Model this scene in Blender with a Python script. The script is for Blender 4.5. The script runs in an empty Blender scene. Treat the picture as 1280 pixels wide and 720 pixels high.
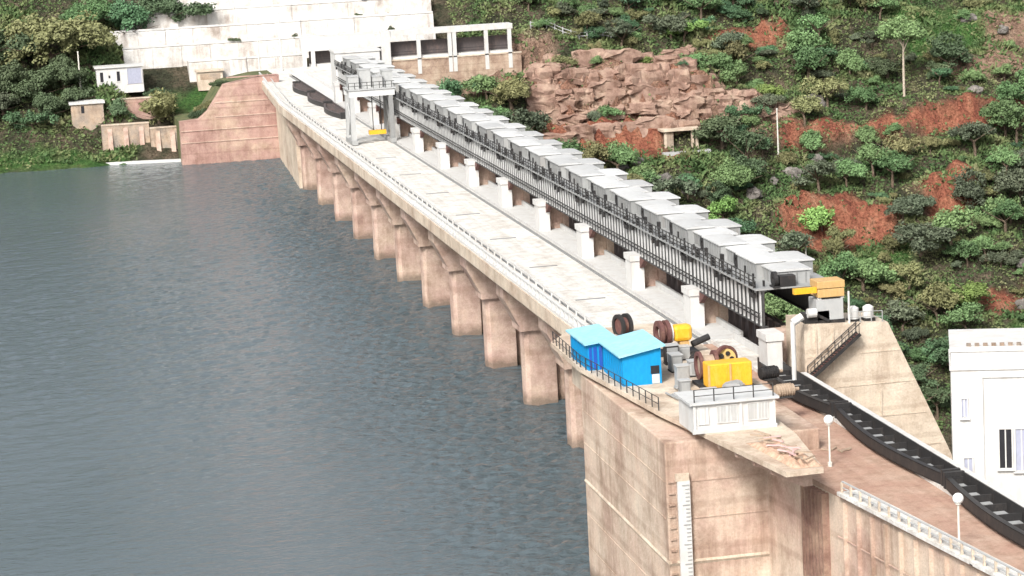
import bpy, math, random
import numpy as np
from mathutils import Matrix, Vector, noise as mnoise

R = math.radians
random.seed(7)
rng = np.random.default_rng(11)
scene = bpy.context.scene
col = scene.collection

# ------------------------------------------------------------------ camera
CAM = Vector((0.0, 0.0, 48.5))
YAW, PITCH, ROLL, FPX = R(10.881), R(9.499), 0.052, 3300.0
fh = Vector((math.sin(YAW), math.cos(YAW), 0)); rr = Vector((math.cos(YAW), -math.sin(YAW), 0)); uz = Vector((0, 0, 1))
fw = fh * math.cos(PITCH) - uz * math.sin(PITCH)
up = fh * math.sin(PITCH) + uz * math.cos(PITCH)
cr = rr * math.cos(ROLL) - up * math.sin(ROLL)
cu = rr * math.sin(ROLL) + up * math.cos(ROLL)
cam_data = bpy.data.cameras.new('camera')
cam_data.sensor_width = 36.0
cam_data.sensor_fit = 'HORIZONTAL'
cam_data.lens = 36.0 * FPX / 1280.0
cam_data.clip_start = 1.0
cam_data.clip_end = 6000.0
cam = bpy.data.objects.new('camera', cam_data)
m3 = Matrix((cr, cu, -fw)).transposed()
cam.matrix_world = Matrix.Translation(CAM) @ m3.to_4x4()
col.objects.link(cam)
scene.camera = cam

# ------------------------------------------------------------------ sky, sun, exposure
SUN_EL, SUN_AZ = R(40), R(-146)      # azimuth measured from +Y towards +X: light from the left and slightly behind
world = bpy.data.worlds.new('World'); scene.world = world; world.use_nodes = True
wn, wl = world.node_tree.nodes, world.node_tree.links
sky = wn.new('ShaderNodeTexSky'); sky.sky_type = 'NISHITA'; sky.sun_disc = False
sky.sun_elevation = SUN_EL; sky.sun_rotation = SUN_AZ
sky.air_density = 1.0; sky.dust_density = 6.0; sky.ozone_density = 1.0
hs = wn.new('ShaderNodeHueSaturation'); hs.inputs['Saturation'].default_value = 0.35
wl.new(sky.outputs[0], hs.inputs['Color'])
wl.new(hs.outputs[0], wn['Background'].inputs['Color'])
wn['Background'].inputs['Strength'].default_value = 0.105
sd = bpy.data.lights.new('sun', 'SUN'); sd.energy = 2.1; sd.angle = R(13); sd.color = (1.0, 0.96, 0.9)
sun = bpy.data.objects.new('sun', sd); col.objects.link(sun)
sdir = Vector((math.sin(SUN_AZ) * math.cos(SUN_EL), math.cos(SUN_AZ) * math.cos(SUN_EL), math.sin(SUN_EL)))
sun.rotation_euler = sdir.to_track_quat('Z', 'Y').to_euler()
vs = scene.view_settings
vs.view_transform = 'Standard'; vs.look = 'None'; vs.exposure = 0.88; vs.gamma = 1.0; vs.use_curve_mapping = False

# ------------------------------------------------------------------ helpers
class MB:
    def __init__(self): self.v = []; self.f = []
    def add(self, vs_, fs):
        b = len(self.v); self.v += [tuple(p) for p in vs_]; self.f += [tuple(i + b for i in q) for q in fs]; return self
    def box(self, x0, x1, y0, y1, z0, z1):
        return self.add([(x0,y0,z0),(x1,y0,z0),(x1,y1,z0),(x0,y1,z0),(x0,y0,z1),(x1,y0,z1),(x1,y1,z1),(x0,y1,z1)],
                        [(0,3,2,1),(4,5,6,7),(0,1,5,4),(1,2,6,5),(2,3,7,6),(3,0,4,7)])
    def prism(self, poly, a, b, axis):
        """poly in the two other axes (order x,z for y; x,y for z; y,z for x)"""
        n = len(poly)
        def mk(p, t):
            if axis == 'y': return (p[0], t, p[1])
            if axis == 'z': return (p[0], p[1], t)
            return (t, p[0], p[1])
        vs_ = [mk(p, a) for p in poly] + [mk(p, b) for p in poly]
        fs = [tuple(range(n))[::-1], tuple(range(n, 2*n))] + [(i, (i+1) % n, n + (i+1) % n, n + i) for i in range(n)]
        return self.add(vs_, fs)
    def tube(self, p, q, r, n=6, r2=None):
        p, q = Vector(p), Vector(q); d = (q - p).normalized()
        a = d.orthogonal().normalized(); b = d.cross(a)
        r2 = r if r2 is None else r2
        vs_ = [p + (a*math.cos(2*math.pi*i/n) + b*math.sin(2*math.pi*i/n))*r for i in range(n)]
        vs_ += [q + (a*math.cos(2*math.pi*i/n) + b*math.sin(2*math.pi*i/n))*r2 for i in range(n)]
        return self.add(vs_, [tuple(range(n))[::-1], tuple(range(n, 2*n))] + [(i, (i+1) % n, n+(i+1) % n, n+i) for i in range(n)])
    def ring(self, c, ax, r_out, r_in, w, n=24):
        """flat annulus of width w along axis ax"""
        c, d = Vector(c), Vector(ax).normalized(); a = d.orthogonal().normalized(); b = d.cross(a)
        vs_ = []
        for t, r in ((-w/2, r_in), (-w/2, r_out), (w/2, r_out), (w/2, r_in)):
            vs_ += [c + d*t + (a*math.cos(2*math.pi*i/n) + b*math.sin(2*math.pi*i/n))*r for i in range(n)]
        fs = []
        for k in range(4):
            k2 = (k+1) % 4
            fs += [(k*n+i, k*n+(i+1) % n, k2*n+(i+1) % n, k2*n+i) for i in range(n)]
        return self.add(vs_, fs)
    def bar(self, p, q, w, h):
        """rectangular bar between two points, w sideways, h vertical"""
        p, q = Vector(p), Vector(q); d = (q-p).normalized()
        s = d.cross(Vector((0,0,1)))
        s = Vector((1,0,0)) if s.length < 1e-4 else s.normalized()
        u = s.cross(d).normalized()
        vs_ = [c + s*a*w/2 + u*b*h/2 for c in (p, q) for a, b in ((-1,-1),(1,-1),(1,1),(-1,1))]
        return self.add(vs_, [(0,3,2,1),(4,5,6,7),(0,1,5,4),(1,2,6,5),(2,3,7,6),(3,0,4,7)])
    def mesh(self, name, mat, smooth=False):
        me = bpy.data.meshes.new(name); me.from_pydata(self.v, [], self.f); me.materials.append(mat)
        import bmesh
        bm = bmesh.new(); bm.from_mesh(me); bmesh.ops.recalc_face_normals(bm, faces=bm.faces); bm.to_mesh(me); bm.free()
        if smooth:
            for p in me.polygons: p.use_smooth = True
        return me
    def build(self, name, mat, parent=None, smooth=False, bevel=0.0):
        o = bpy.data.objects.new(name, self.mesh(name, mat, smooth)); col.objects.link(o); o.parent = parent
        if bevel:
            bv = o.modifiers.new('bevel', 'BEVEL'); bv.width = bevel; bv.segments = 2; bv.limit_method = 'ANGLE'
        return o

def tag(o, label=None, cat=None, group=None, kind=None):
    if label: o['label'] = label
    if cat: o['category'] = cat
    if group: o['group'] = group
    if kind: o['kind'] = kind
    return o
def empty(name, loc, label=None, cat=None, group=None, rz=0.0):
    o = bpy.data.objects.new(name, None); o.location = loc; o.rotation_euler.z = rz; col.objects.link(o)
    o.empty_display_size = 0.3
    return tag(o, label, cat, group)
def link(name, me, parent=None, loc=(0,0,0), rz=0.0, sc=None):
    o = bpy.data.objects.new(name, me); col.objects.link(o); o.parent = parent; o.location = loc; o.rotation_euler.z = rz
    if sc: o.scale = sc
    return o
ORD = ['first','second','third','fourth','fifth','sixth','seventh','eighth','ninth','tenth','eleventh','twelfth','thirteenth','fourteenth','fifteenth',
       'sixteenth','seventeenth','eighteenth','nineteenth','twentieth','twenty-first','twenty-second','twenty-third','twenty-fourth']

# ------------------------------------------------------------------ materials
def mat(name):
    m = bpy.data.materials.new(name); m.use_nodes = True
    return m, m.node_tree.nodes, m.node_tree.links, m.node_tree.nodes['Principled BSDF']
def pos_mapped(n, l, scale):
    g = n.new('ShaderNodeNewGeometry'); mp = n.new('ShaderNodeMapping'); mp.inputs['Scale'].default_value = scale
    l.new(g.outputs['Position'], mp.inputs['Vector']); return mp.outputs[0]
def noise(n, l, vec, scale, detail=5, rough=0.6):
    t = n.new('ShaderNodeTexNoise'); t.inputs['Scale'].default_value = scale; t.inputs['Detail'].default_value = detail
    t.inputs['Roughness'].default_value = rough; l.new(vec, t.inputs['Vector']); return t.outputs['Fac']
def ramp(n, l, fac, stops):
    r_ = n.new('ShaderNodeValToRGB'); e = r_.color_ramp.elements
    e[0].position, e[0].color = stops[0][0], (*stops[0][1], 1)
    e[1].position, e[1].color = stops[-1][0], (*stops[-1][1], 1)
    for p, c in stops[1:-1]:
        k = e.new(p); k.color = (*c, 1)
    l.new(fac, r_.inputs[0]); return r_.outputs[0]
def mix(n, l, fac, a, b, mode='MIX'):
    x = n.new('ShaderNodeMix'); x.data_type = 'RGBA'; x.blend_type = mode
    if isinstance(fac, (int, float)): x.inputs[0].default_value = fac
    else: l.new(fac, x.inputs[0])
    for s, v in ((6, a), (7, b)):
        if isinstance(v, tuple): x.inputs[s].default_value = (*v, 1)
        else: l.new(v, x.inputs[s])
    return x.outputs[2]
def bump(n, l, h, strength, dist, bs):
    b = n.new('ShaderNodeBump'); b.inputs['Strength'].default_value = strength; b.inputs['Distance'].default_value = dist
    l.new(h, b.inputs['Height']); l.new(b.outputs[0], bs.inputs['Normal'])

def concrete(name, c1, c2, c3, streak=0.5, scale=0.12, rough=0.9, lift=0.0, tide=False, traffic=False):
    """weathered concrete: broad blotches, patchy vertical run stains, lift lines and fine grain"""
    m, n, l, bs = mat(name)
    p1 = pos_mapped(n, l, (1, 1, 1))
    big = ramp(n, l, noise(n, l, p1, scale, 8, .68), [(.32, c2), (.5, c1), (.68, c3)])
    blot = ramp(n, l, noise(n, l, p1, scale*3.3, 6, .7), [(.36, (.74,.70,.67)), (.52, (1,1,1)), (.7, (1.12,1.1,1.06))])
    big = mix(n, l, .8, big, blot, 'MULTIPLY')
    if streak:
        ps = pos_mapped(n, l, (1, 1, .09))
        st = ramp(n, l, noise(n, l, ps, .55, 6, .75), [(.40, (.42,.34,.29)), (.58, (1, 1, 1))])
        pm_ = n.new('ShaderNodeMath'); pm_.operation = 'MULTIPLY'; pm_.inputs[1].default_value = streak
        l.new(ramp(n, l, noise(n, l, p1, .17, 4, .6), [(.42, (0,0,0)), (.6, (1,1,1))]), pm_.inputs[0])
        big = mix(n, l, pm_.outputs[0], big, st, 'MULTIPLY')
    if lift:
        wv = n.new('ShaderNodeTexWave'); wv.wave_type = 'BANDS'; wv.bands_direction = 'Z'; wv.inputs['Scale'].default_value = lift
        wv.inputs['Distortion'].default_value = .25; wv.inputs['Detail'].default_value = 3; wv.inputs['Detail Scale'].default_value = 2
        l.new(p1, wv.inputs['Vector'])
        ln = ramp(n, l, wv.outputs['Fac'], [(.02, (.6,.54,.5)), (.09, (1,1,1))])
        big = mix(n, l, .32, big, ln, 'MULTIPLY')
    if tide:      # damp band left by the changing water level
        sx = n.new('ShaderNodeSeparateXYZ'); l.new(p1, sx.inputs[0])
        ad = n.new('ShaderNodeMath'); ad.operation = 'MULTIPLY_ADD'; ad.inputs[1].default_value = 1.6; l.new(noise(n, l, p1, .9, 4, .6), ad.inputs[0]); l.new(sx.outputs['Z'], ad.inputs[2])
        mr = n.new('ShaderNodeMapRange'); mr.inputs['From Min'].default_value = -15.6; mr.inputs['From Max'].default_value = -14.7; mr.inputs['To Min'].default_value = .8; mr.inputs['To Max'].default_value = 0; l.new(ad.outputs[0], mr.inputs[0])
        big = mix(n, l, mr.outputs[0], big, (.17,.13,.10))
    if traffic:   # dusty wheel tracks along the road
        pt = pos_mapped(n, l, (1, .035, 1))
        tr = ramp(n, l, noise(n, l, pt, 1.3, 5, .6), [(.36, (.74,.70,.66)), (.56, (1,1,1))])
        big = mix(n, l, .45, big, tr, 'MULTIPLY')
    fine = ramp(n, l, noise(n, l, p1, 5, 7, .8), [(.3, (.66,.64,.62)), (.7, (1.12,1.12,1.12))])
    a = mix(n, l, .75, big, fine, 'MULTIPLY')
    l.new(a, bs.inputs['Base Color']); bs.inputs['Roughness'].default_value = rough
    bs.inputs['Specular IOR Level'].default_value = .25
    bump(n, l, noise(n, l, p1, 3.0, 9, .75), .6, .16, bs)
    return m
def paint(name, c, rough=.55, metal=0.0, wear=.35, wc=(.30,.27,.24), scale=1.2):
    m, n, l, bs = mat(name)
    p1 = pos_mapped(n, l, (1, 1, .5))
    w = ramp(n, l, noise(n, l, p1, scale, 7, .72), [(.50, (0, 0, 0)), (.72, (1, 1, 1))])
    sc = n.new('ShaderNodeMath'); sc.operation = 'MULTIPLY'; sc.inputs[1].default_value = wear; l.new(w, sc.inputs[0])
    g = ramp(n, l, noise(n, l, p1, scale*4, 5, .6), [(.3, tuple(x*.82 for x in c)), (.7, c)])
    l.new(mix(n, l, sc.outputs[0], g, wc), bs.inputs['Base Color'])
    bs.inputs['Roughness'].default_value = rough; bs.inputs['Metallic'].default_value = metal
    bs.inputs['Specular IOR Level'].default_value = .3
    return m

M = {}
M['pier'] = concrete('pier_concrete', (.56,.42,.355), (.47,.32,.275), (.62,.50,.40), .5, .16, lift=.06, tide=True)
M['cream'] = concrete('cream_concrete', (.62,.53,.43), (.50,.39,.31), (.70,.62,.52), .35, .14)
M['block'] = concrete('block_concrete', (.60,.48,.39), (.52,.36,.30), (.66,.57,.47), .6, .10, lift=.09, tide=True)
M['wall'] = concrete('training_wall_concrete', (.62,.53,.43), (.56,.44,.34), (.68,.60,.50), .4, .12, lift=.11)
M['deck'] = concrete('deck_concrete', (.68,.68,.66), (.61,.58,.54), (.73,.735,.72), .0, .2, traffic=True)
M['road'] = concrete('dusty_road', (.47,.32,.25), (.42,.26,.205), (.52,.39,.31), .0, .25, traffic=True)
M['white'] = paint('white_paint', (.60,.60,.59), .75, 0, .6, (.40,.36,.32), .9)
M['girderweb'] = paint('girder_web', (.06,.06,.062), .6, .1, .5, (.15,.14,.13), 1.5)
M['midgrey'] = paint('mid_grey_steel', (.27,.275,.275), .55, .1, .5, (.13,.12,.11), 1.5)
M['terrace'] = concrete('whitewashed_terrace', (.64,.635,.62), (.56,.53,.50), (.69,.69,.68), .6, .12)
M['grey'] = paint('grey_steel', (.40,.41,.41), .5, .3, .5, (.20,.19,.18), 1.5)
M['coverside'] = paint('hoist_cover_sheet', (.36,.37,.37), .55, .1, .6, (.20,.17,.15), .6)
def vary(m, lo, hi):
    n, l = m.node_tree.nodes, m.node_tree.links; bs = n['Principled BSDF']; src = bs.inputs['Base Color'].links[0].from_socket
    oi = n.new('ShaderNodeObjectInfo'); mv = n.new('ShaderNodeMapRange'); mv.inputs['To Min'].default_value = lo; mv.inputs['To Max'].default_value = hi
    h = n.new('ShaderNodeHueSaturation'); l.new(oi.outputs['Random'], mv.inputs[0]); l.new(mv.outputs[0], h.inputs['Value']); l.new(src, h.inputs['Color']); l.new(h.outputs[0], bs.inputs['Base Color'])
vary(M['coverside'], .72, 1.12)
M['lightgrey'] = paint('pale_grey_sheet', (.46,.47,.47), .5, .1, .35, (.36,.34,.32), .7)
M['roofgrey'] = paint('hood_roof', (.56,.57,.57), .55, 0, .55, (.36,.34,.31), .7)
vary(M['roofgrey'], .82, 1.1)
M['dark'] = paint('dark_steel', (.035,.034,.035), .55, .2, .5, (.09,.075,.065), 1.5)
M['gate'] = paint('gate_steel', (.10,.085,.085), .6, .1, .6, (.20,.13,.11), .6)
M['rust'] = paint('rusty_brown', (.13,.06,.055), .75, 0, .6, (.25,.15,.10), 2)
M['rail'] = paint('rail_black', (.05,.05,.05), .6, .1, .4, (.15,.12,.10), 2)
M['blue'] = paint('blue_sheet', (.005,.27,.58), .5, 0, .12, (.05,.30,.50), .9)
M['blueroof'] = paint('pale_blue_roof', (.30,.62,.76), .45, 0, .3, (.50,.68,.74), .5)
M['bluedark'] = paint('dark_blue_sheet', (.02,.09,.42), .5, 0, .3, (.10,.16,.36), 1)
M['yellow'] = paint('yellow_paint', (.78,.42,.03), .45, 0, .3, (.62,.45,.22), 1.4)
M['ochre'] = paint('ochre_wheel', (.60,.42,.16), .6, 0, .4, (.4,.28,.14), 1.5)
M['orange'] = paint('orange_paint', (.56,.36,.15), .5, 0, .35, (.66,.46,.26), 1.2)
M['pink'] = paint('faded_pink', (.62,.42,.40), .8, 0, .4, (.5,.34,.30), 1)
M['scrap'] = paint('scrap_metal', (.42,.33,.25), .8, .1, .7, (.18,.12,.09), 2.5)
M['soil'] = concrete('loose_soil', (.56,.39,.29), (.42,.28,.20), (.64,.48,.36), 0, .8)
M['glass'] = paint('dark_window', (.03,.03,.035), .2, 0, .2, (.06,.06,.07), 1)
M['shutter'] = paint('blue_grey_shutter', (.36,.38,.48), .6, 0, .2, (.28,.28,.34), 1)
M['lamp'] = paint('white_globe', (.86,.86,.84), .3, 0, .05)
M['pole'] = paint('pale_pole', (.70,.68,.62), .5, .1, .3, (.45,.38,.3), 2)
M['rock'] = concrete('grey_rock', (.17,.16,.15), (.09,.085,.08), (.27,.25,.235), .3, .35)
M['redrock'] = concrete('red_retaining_wall', (.45,.30,.26), (.36,.22,.19), (.52,.40,.31), .4, .16, lift=.13)
M['masonry'] = concrete('stained_masonry', (.40,.33,.27), (.24,.22,.20), (.50,.38,.28), .55, .3)
M['stone'] = concrete('brown_stone', (.42,.32,.25), (.30,.21,.165), (.52,.43,.34), .5, .3, lift=.2)
M['cliffrock'] = concrete('pinkish_cliff_rock', (.33,.225,.18), (.20,.12,.095), (.43,.325,.255), .7, .22)
M['ribbrown'] = concrete('stained_rib', (.30,.19,.15), (.20,.11,.09), (.40,.28,.21), .6, .4)
M['backfill'] = concrete('grassy_fill', (.11,.13,.06), (.06,.085,.035), (.20,.17,.10), 0, .5)
M['trunk'] = concrete('bark', (.16,.12,.09), (.10,.08,.06), (.22,.18,.14), .3, 1.0)
M['palebark'] = concrete('pale_bark', (.50,.44,.36), (.38,.32,.26), (.58,.52,.44), .2, 1.0)

def leaf_mat(name, c, var=.35):
    m, n, l, bs = mat(name)
    oi = n.new('ShaderNodeObjectInfo')
    p1 = pos_mapped(n, l, (1, 1, 1))
    base = ramp(n, l, noise(n, l, p1, .55, 4, .6), [(.3, tuple(x*(1-var) for x in c)), (.7, tuple(min(1, x*(1+var)) for x in c))])
    h = n.new('ShaderNodeHueSaturation'); l.new(base, h.inputs['Color'])
    mr = n.new('ShaderNodeMapRange'); mr.inputs['To Min'].default_value = .475; mr.inputs['To Max'].default_value = .515
    l.new(oi.outputs['Random'], mr.inputs[0]); l.new(mr.outputs[0], h.inputs['Hue'])
    mv = n.new('ShaderNodeMapRange'); mv.inputs['To Min'].default_value = .7; mv.inputs['To Max'].default_value = 1.3
    ml = n.new('ShaderNodeMath'); ml.operation = 'FRACT'; mm = n.new('ShaderNodeMath'); mm.operation = 'MULTIPLY'; mm.inputs[1].default_value = 7.31
    l.new(oi.outputs['Random'], mm.inputs[0]); l.new(mm.outputs[0], ml.inputs[0]); l.new(ml.outputs[0], mv.inputs[0]); l.new(mv.outputs[0], h.inputs['Value'])
    l.new(h.outputs[0], bs.inputs['Base Color']); bs.inputs['Roughness'].default_value = .65
    bs.inputs['Specular IOR Level'].default_value = .25
    return m
LEAF = {'dark': leaf_mat('leaf_dark', (.085,.125,.065)), 'mid': leaf_mat('leaf_mid', (.13,.215,.09)),
        'lime': leaf_mat('leaf_lime', (.18,.29,.085)), 'olive': leaf_mat('leaf_olive', (.18,.185,.085)),
        'grey': leaf_mat('leaf_grey', (.10,.125,.08)), 'deep': leaf_mat('leaf_deep', (.075,.15,.075))}

# ------------------------------------------------------------------ terrain
WZ = -16.8
CLIFFS = [  # x0, x1, y, height, softness
    (116, 168, 597, 15, 1.5), (98, 134, 611, 7, 1.3), (168, 198, 558, 7, 1.6), (201, 219, 562, 8, 1.6), (156, 262, 586, 5, 1.2),
    (120, 155, 584, 5, 1.5), (20, 60, 601, 6, 1.5), (150, 262, 612, 5, 2.0)]
def sstep(a, b, x):
    t = np.clip((x - a) / (b - a), 0, 1); return t*t*(3-2*t)
PATCH = {  # kinds of bare ground: x0, x1, y0, y1
    'red': [(171, 194, 552, 562), (204, 214, 557, 567), (178, 262, 583, 588.5), (174, 187, 616, 623), (122, 150, 579, 593), (205, 232, 528, 536)],
    'pink': [(123, 163, 592, 608)],
    'tan': [(98, 131, 603, 618), (160, 182, 586, 599), (240, 262, 606, 616), (225, 262, 598, 604), (-40, -8, 594, 599)],
    'shore': [(-80, 30, 586, 598)],
    'grass': [(180, 198, 540, 553), (193, 230, 517, 524), (40, 53, 609, 616), (-60, 28, 588, 596), (215, 262, 606, 622)]}
GX0, GX1, GY0, GY1, GS = -150.0, 330.0, 470.0, 760.0, 1.5
gx = np.arange(GX0, GX1 + .1, GS); gy = np.arange(GY0, GY1 + .1, GS)
XX, YY = np.meshgrid(gx, gy)
def fbm(X, Y, scale, octv, seed):
    out = np.zeros(X.shape); 
    flat = [mnoise.fractal(Vector((x*scale + seed, y*scale - seed, seed*.37)), .9, 2.1, octv) for x, y in zip(X.ravel(), Y.ravel())]
    return np.array(flat).reshape(X.shape)
N1 = fbm(XX, YY, .018, 4, 3.1); N2 = fbm(XX, YY, .09, 4, 9.7); N3 = fbm(XX, YY, .3, 3, 21.3)
FL = fbm(XX*1.0, YY*.12, .38, 3, 4.4)
def shape_mask(X, Y, r, wob, soft=3.0):
    wob = wob*1.5
    x0, x1, y0, y1 = r
    return sstep(-soft, soft, X - x0 + wob) * sstep(-soft, soft, x1 - X + wob) * sstep(-soft*.7, soft*.7, Y - y0 + wob*.6) * sstep(-soft*.7, soft*.7, y1 - Y + wob*.6)
H = WZ + .62*(np.minimum(YY, 668) - 590) + .12*np.maximum(YY - 668, 0)
H = H + 4.0*N1*sstep(600, 660, YY) + 2.2*N1 + 1.5*N2 + .75*N3
for x0, x1, yc, h, s in CLIFFS:
    yy = yc + 3.0*N1 + 1.2*N2 + 3.4*FL
    w = sstep(-5, 5, XX - x0)*sstep(-5, 5, x1 - XX)
    H += w*h*(1/(1+np.exp(-np.clip((YY-yy)/s*2, -40, 40))) - np.clip((YY - yy + 11)/22, 0, 1))
# the strip under the dam's end and the whitewashed terraces is cut flat enough to carry them
flat = sstep(24, 34, XX)*sstep(118, 106, XX)*sstep(600, 606, YY)*sstep(690, 660, YY)
H = H*(1-flat) + (WZ + .62*(YY-590) - 2.5)*flat
under = sstep(40, 47, XX)*sstep(84, 74, XX)*sstep(608, 600, YY)
H = np.where(under > 0, np.minimum(H, H*(1-under) + (-22)*under), H)
def ground_z(x, y):
    i = (x-GX0)/GS; j = (y-GY0)/GS
    i0 = int(min(max(i, 0), len(gx)-2)); j0 = int(min(max(j, 0), len(gy)-2)); a, b = i-i0, j-j0
    return float(H[j0,i0]*(1-a)*(1-b) + H[j0,i0+1]*a*(1-b) + H[j0+1,i0]*(1-a)*b + H[j0+1,i0+1]*a*b)
def patch_w(kind, X, Y, n2):
    w = np.zeros(X.shape)
    for r in PATCH[kind]: w = np.maximum(w, shape_mask(X, Y, r, 3.2*n2, 2.6))
    return w
masks = {k: patch_w(k, XX, YY, N2 + .6*N3) for k in PATCH}

def terrain():
    ny, nx = XX.shape
    me = bpy.data.meshes.new('hillside')
    vv = np.stack([XX, YY, H], -1).reshape(-1, 3)
    idx = np.arange(ny*nx).reshape(ny, nx)
    ff = np.stack([idx[:-1,:-1], idx[:-1,1:], idx[1:,1:], idx[1:,:-1]], -1).reshape(-1, 4)
    me.from_pydata(vv.tolist(), [], ff.tolist())
    ca = me.color_attributes.new('ground_kind', 'FLOAT_COLOR', 'POINT')
    cc = np.stack([np.maximum(masks['red'], masks['pink']*(.25+.5*np.clip(N2+.2,0,1))).ravel(), np.maximum(masks['tan'], masks['pink']).ravel(), masks['grass'].ravel(), np.ones(ny*nx)], -1)
    ca.data.foreach_set('color', cc.ravel())
    for p in me.polygons: p.use_smooth = True
    m, n, l, bs = mat('hill_ground')
    p1 = pos_mapped(n, l, (1, 1, 1))
    scrub = ramp(n, l, noise(n, l, p1, .22, 7, .68), [(.30, (.03,.036,.026)), (.45, (.065,.07,.045)), (.56, (.12,.105,.075)), (.72, (.22,.17,.13))])
    pv = pos_mapped(n, l, (1, 1, .6)); pr = pos_mapped(n, l, (1, .6, .55))
    red = ramp(n, l, noise(n, l, pr, .3, 8, .66), [(.28, (.12,.055,.045)), (.42, (.30,.11,.075)), (.55, (.42,.18,.115)), (.72, (.48,.29,.20))])
    tan = ramp(n, l, noise(n, l, pr, .33, 8, .66), [(.3, (.17,.115,.09)), (.48, (.33,.22,.165)), (.72, (.46,.36,.27))])
    gr = ramp(n, l, noise(n, l, p1, .5, 7, .7), [(.3, (.035,.10,.03)), (.55, (.08,.17,.05)), (.75, (.17,.20,.08))])
    at = n.new('ShaderNodeAttribute'); at.attribute_name = 'ground_kind'
    sp = n.new('ShaderNodeSeparateColor'); l.new(at.outputs['Color'], sp.inputs[0])
    c = mix(n, l, sp.outputs[2], scrub, gr); c = mix(n, l, sp.outputs[1], c, tan); c = mix(n, l, sp.outputs[0], c, red)
    sp2 = ramp(n, l, noise(n, l, p1, 1.6, 5, .8), [(.36, (.35,.33,.31)), (.5, (.9,.88,.86)), (.64, (1.3,1.27,1.24))])
    c = mix(n, l, 1.0, c, sp2, 'MULTIPLY')
    l.new(c, bs.inputs['Base Color']); bs.inputs['Roughness'].default_value = .95; bs.inputs['Specular IOR Level'].default_value = .1
    bump(n, l, noise(n, l, pv, .9, 9, .78), 1.0, 1.6, bs)
    me.materials.append(m)
    o = bpy.data.objects.new('hillside', me); col.objects.link(o); tag(o, kind='structure')
terrain()

# ------------------------------------------------------------------ water
def water():
    m, n, l, bs = mat('reservoir_water')
    p1 = pos_mapped(n, l, (.55, 1.0, 1.0))
    w1 = noise(n, l, p1, .42, 5, .6); w2 = noise(n, l, p1, 1.3, 4, .65)
    pl = pos_mapped(n, l, (1, 1, 1)); patch = noise(n, l, pl, .018, 3, .5)
    gust = n.new('ShaderNodeMapRange'); gust.inputs['From Min'].default_value = .35; gust.inputs['From Max'].default_value = .65
    gust.inputs['To Min'].default_value = .45; gust.inputs['To Max'].default_value = 1.0; l.new(patch, gust.inputs[0])
    s = n.new('ShaderNodeMath'); s.operation = 'MULTIPLY_ADD'; s.inputs[1].default_value = .6
    l.new(w2, s.inputs[0]); l.new(w1, s.inputs[2])
    s2 = n.new('ShaderNodeMath'); s2.operation = 'MULTIPLY'; l.new(s.outputs[0], s2.inputs[0]); l.new(gust.outputs[0], s2.inputs[1])
    bs.inputs['Base Color'].default_value = (.082,.108,.122,1); bs.inputs['Roughness'].default_value = .08; bs.inputs['IOR'].default_value = 1.333
    sx = n.new('ShaderNodeSeparateXYZ'); gg = n.new('ShaderNodeNewGeometry'); l.new(gg.outputs['Position'], sx.inputs[0])
    near = n.new('ShaderNodeMapRange'); near.inputs['From Min'].default_value = 28; near.inputs['From Max'].default_value = 54
    near.inputs['To Min'].default_value = 1.0; near.inputs['To Max'].default_value = 2.6; l.new(sx.outputs['X'], near.inputs[0])
    s3 = n.new('ShaderNodeMath'); s3.operation = 'MULTIPLY'; l.new(s2.outputs[0], s3.inputs[0]); l.new(near.outputs[0], s3.inputs[1])
    bump(n, l, s3.outputs[0], 1.0, .35, bs)
    # one sheet: a fine rippled grid where the reservoir is in view, joined to wide flat margins
    xs = np.concatenate([[-900, -400, -120], np.arange(-50, 60.01, .5), [63, 66.5]]); ysn = np.concatenate([[-250, 0, 100], np.arange(150, 599.9, .55), [610, 640]])
    wxg, wyg = np.meshgrid(xs, ysn); wz_ = np.zeros(wxg.shape); rw = np.random.default_rng(4)
    for lam, amp, cnt, spread in ((6.0, .018, 7, .7), (3.2, .024, 12, .9), (1.7, .022, 16, 1.3)):
        for _ in range(cnt):
            L_ = lam*rw.uniform(.7, 1.35); th = R(-62) + rw.normal()*spread*.55; kx, ky = math.cos(th)*6.283/L_, math.sin(th)*6.283/L_
            wz_ += amp*rw.uniform(.5, 1.0)/math.sqrt(cnt/4)*np.sin(kx*wxg + ky*wyg + rw.uniform(0, 6.28))
    chop = np.zeros(wxg.shape)                 # short waves thrown back by the piers
    for _ in range(30):
        L_ = rw.uniform(1.3, 3.0); th = rw.uniform(0, 6.28); chop += .020*np.sin(math.cos(th)*6.283/L_*wxg + math.sin(th)*6.283/L_*wyg + rw.uniform(0, 6.28))
    g_env = .65 + .5*np.sin(wxg*.031+1.0)*np.sin(wyg*.019+.6)
    wz_ = wz_*g_env + chop*sstep(30, 54, wxg - .02*(wyg-400))*1.25
    wz_ *= sstep(-58, -46, wxg)*sstep(140, 158, wyg)*sstep(604, 592, wyg)
    idx = np.arange(wxg.size).reshape(wxg.shape)
    me = bpy.data.meshes.new('reservoir_water')
    me.from_pydata(np.stack([wxg, wyg, WZ + wz_], -1).reshape(-1, 3).tolist(), [], np.stack([idx[:-1,:-1], idx[:-1,1:], idx[1:,1:], idx[1:,:-1]], -1).reshape(-1, 4).tolist())
    me.materials.append(m); me.polygons.foreach_set('use_smooth', [True]*len(me.polygons))
    o = bpy.data.objects.new('reservoir_water', me); col.objects.link(o); tag(o, kind='structure')
    m2, n2, l2, b2 = mat('river_water'); b2.inputs['Base Color'].default_value = (.06,.07,.05,1); b2.inputs['Roughness'].default_value = .15
    b = MB(); b.add([(90,-250,-84),(420,-250,-84),(420,520,-84),(90,520,-84)], [(0,1,2,3)])
    tag(b.build('river_water', m2), kind='structure')
water()

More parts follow.
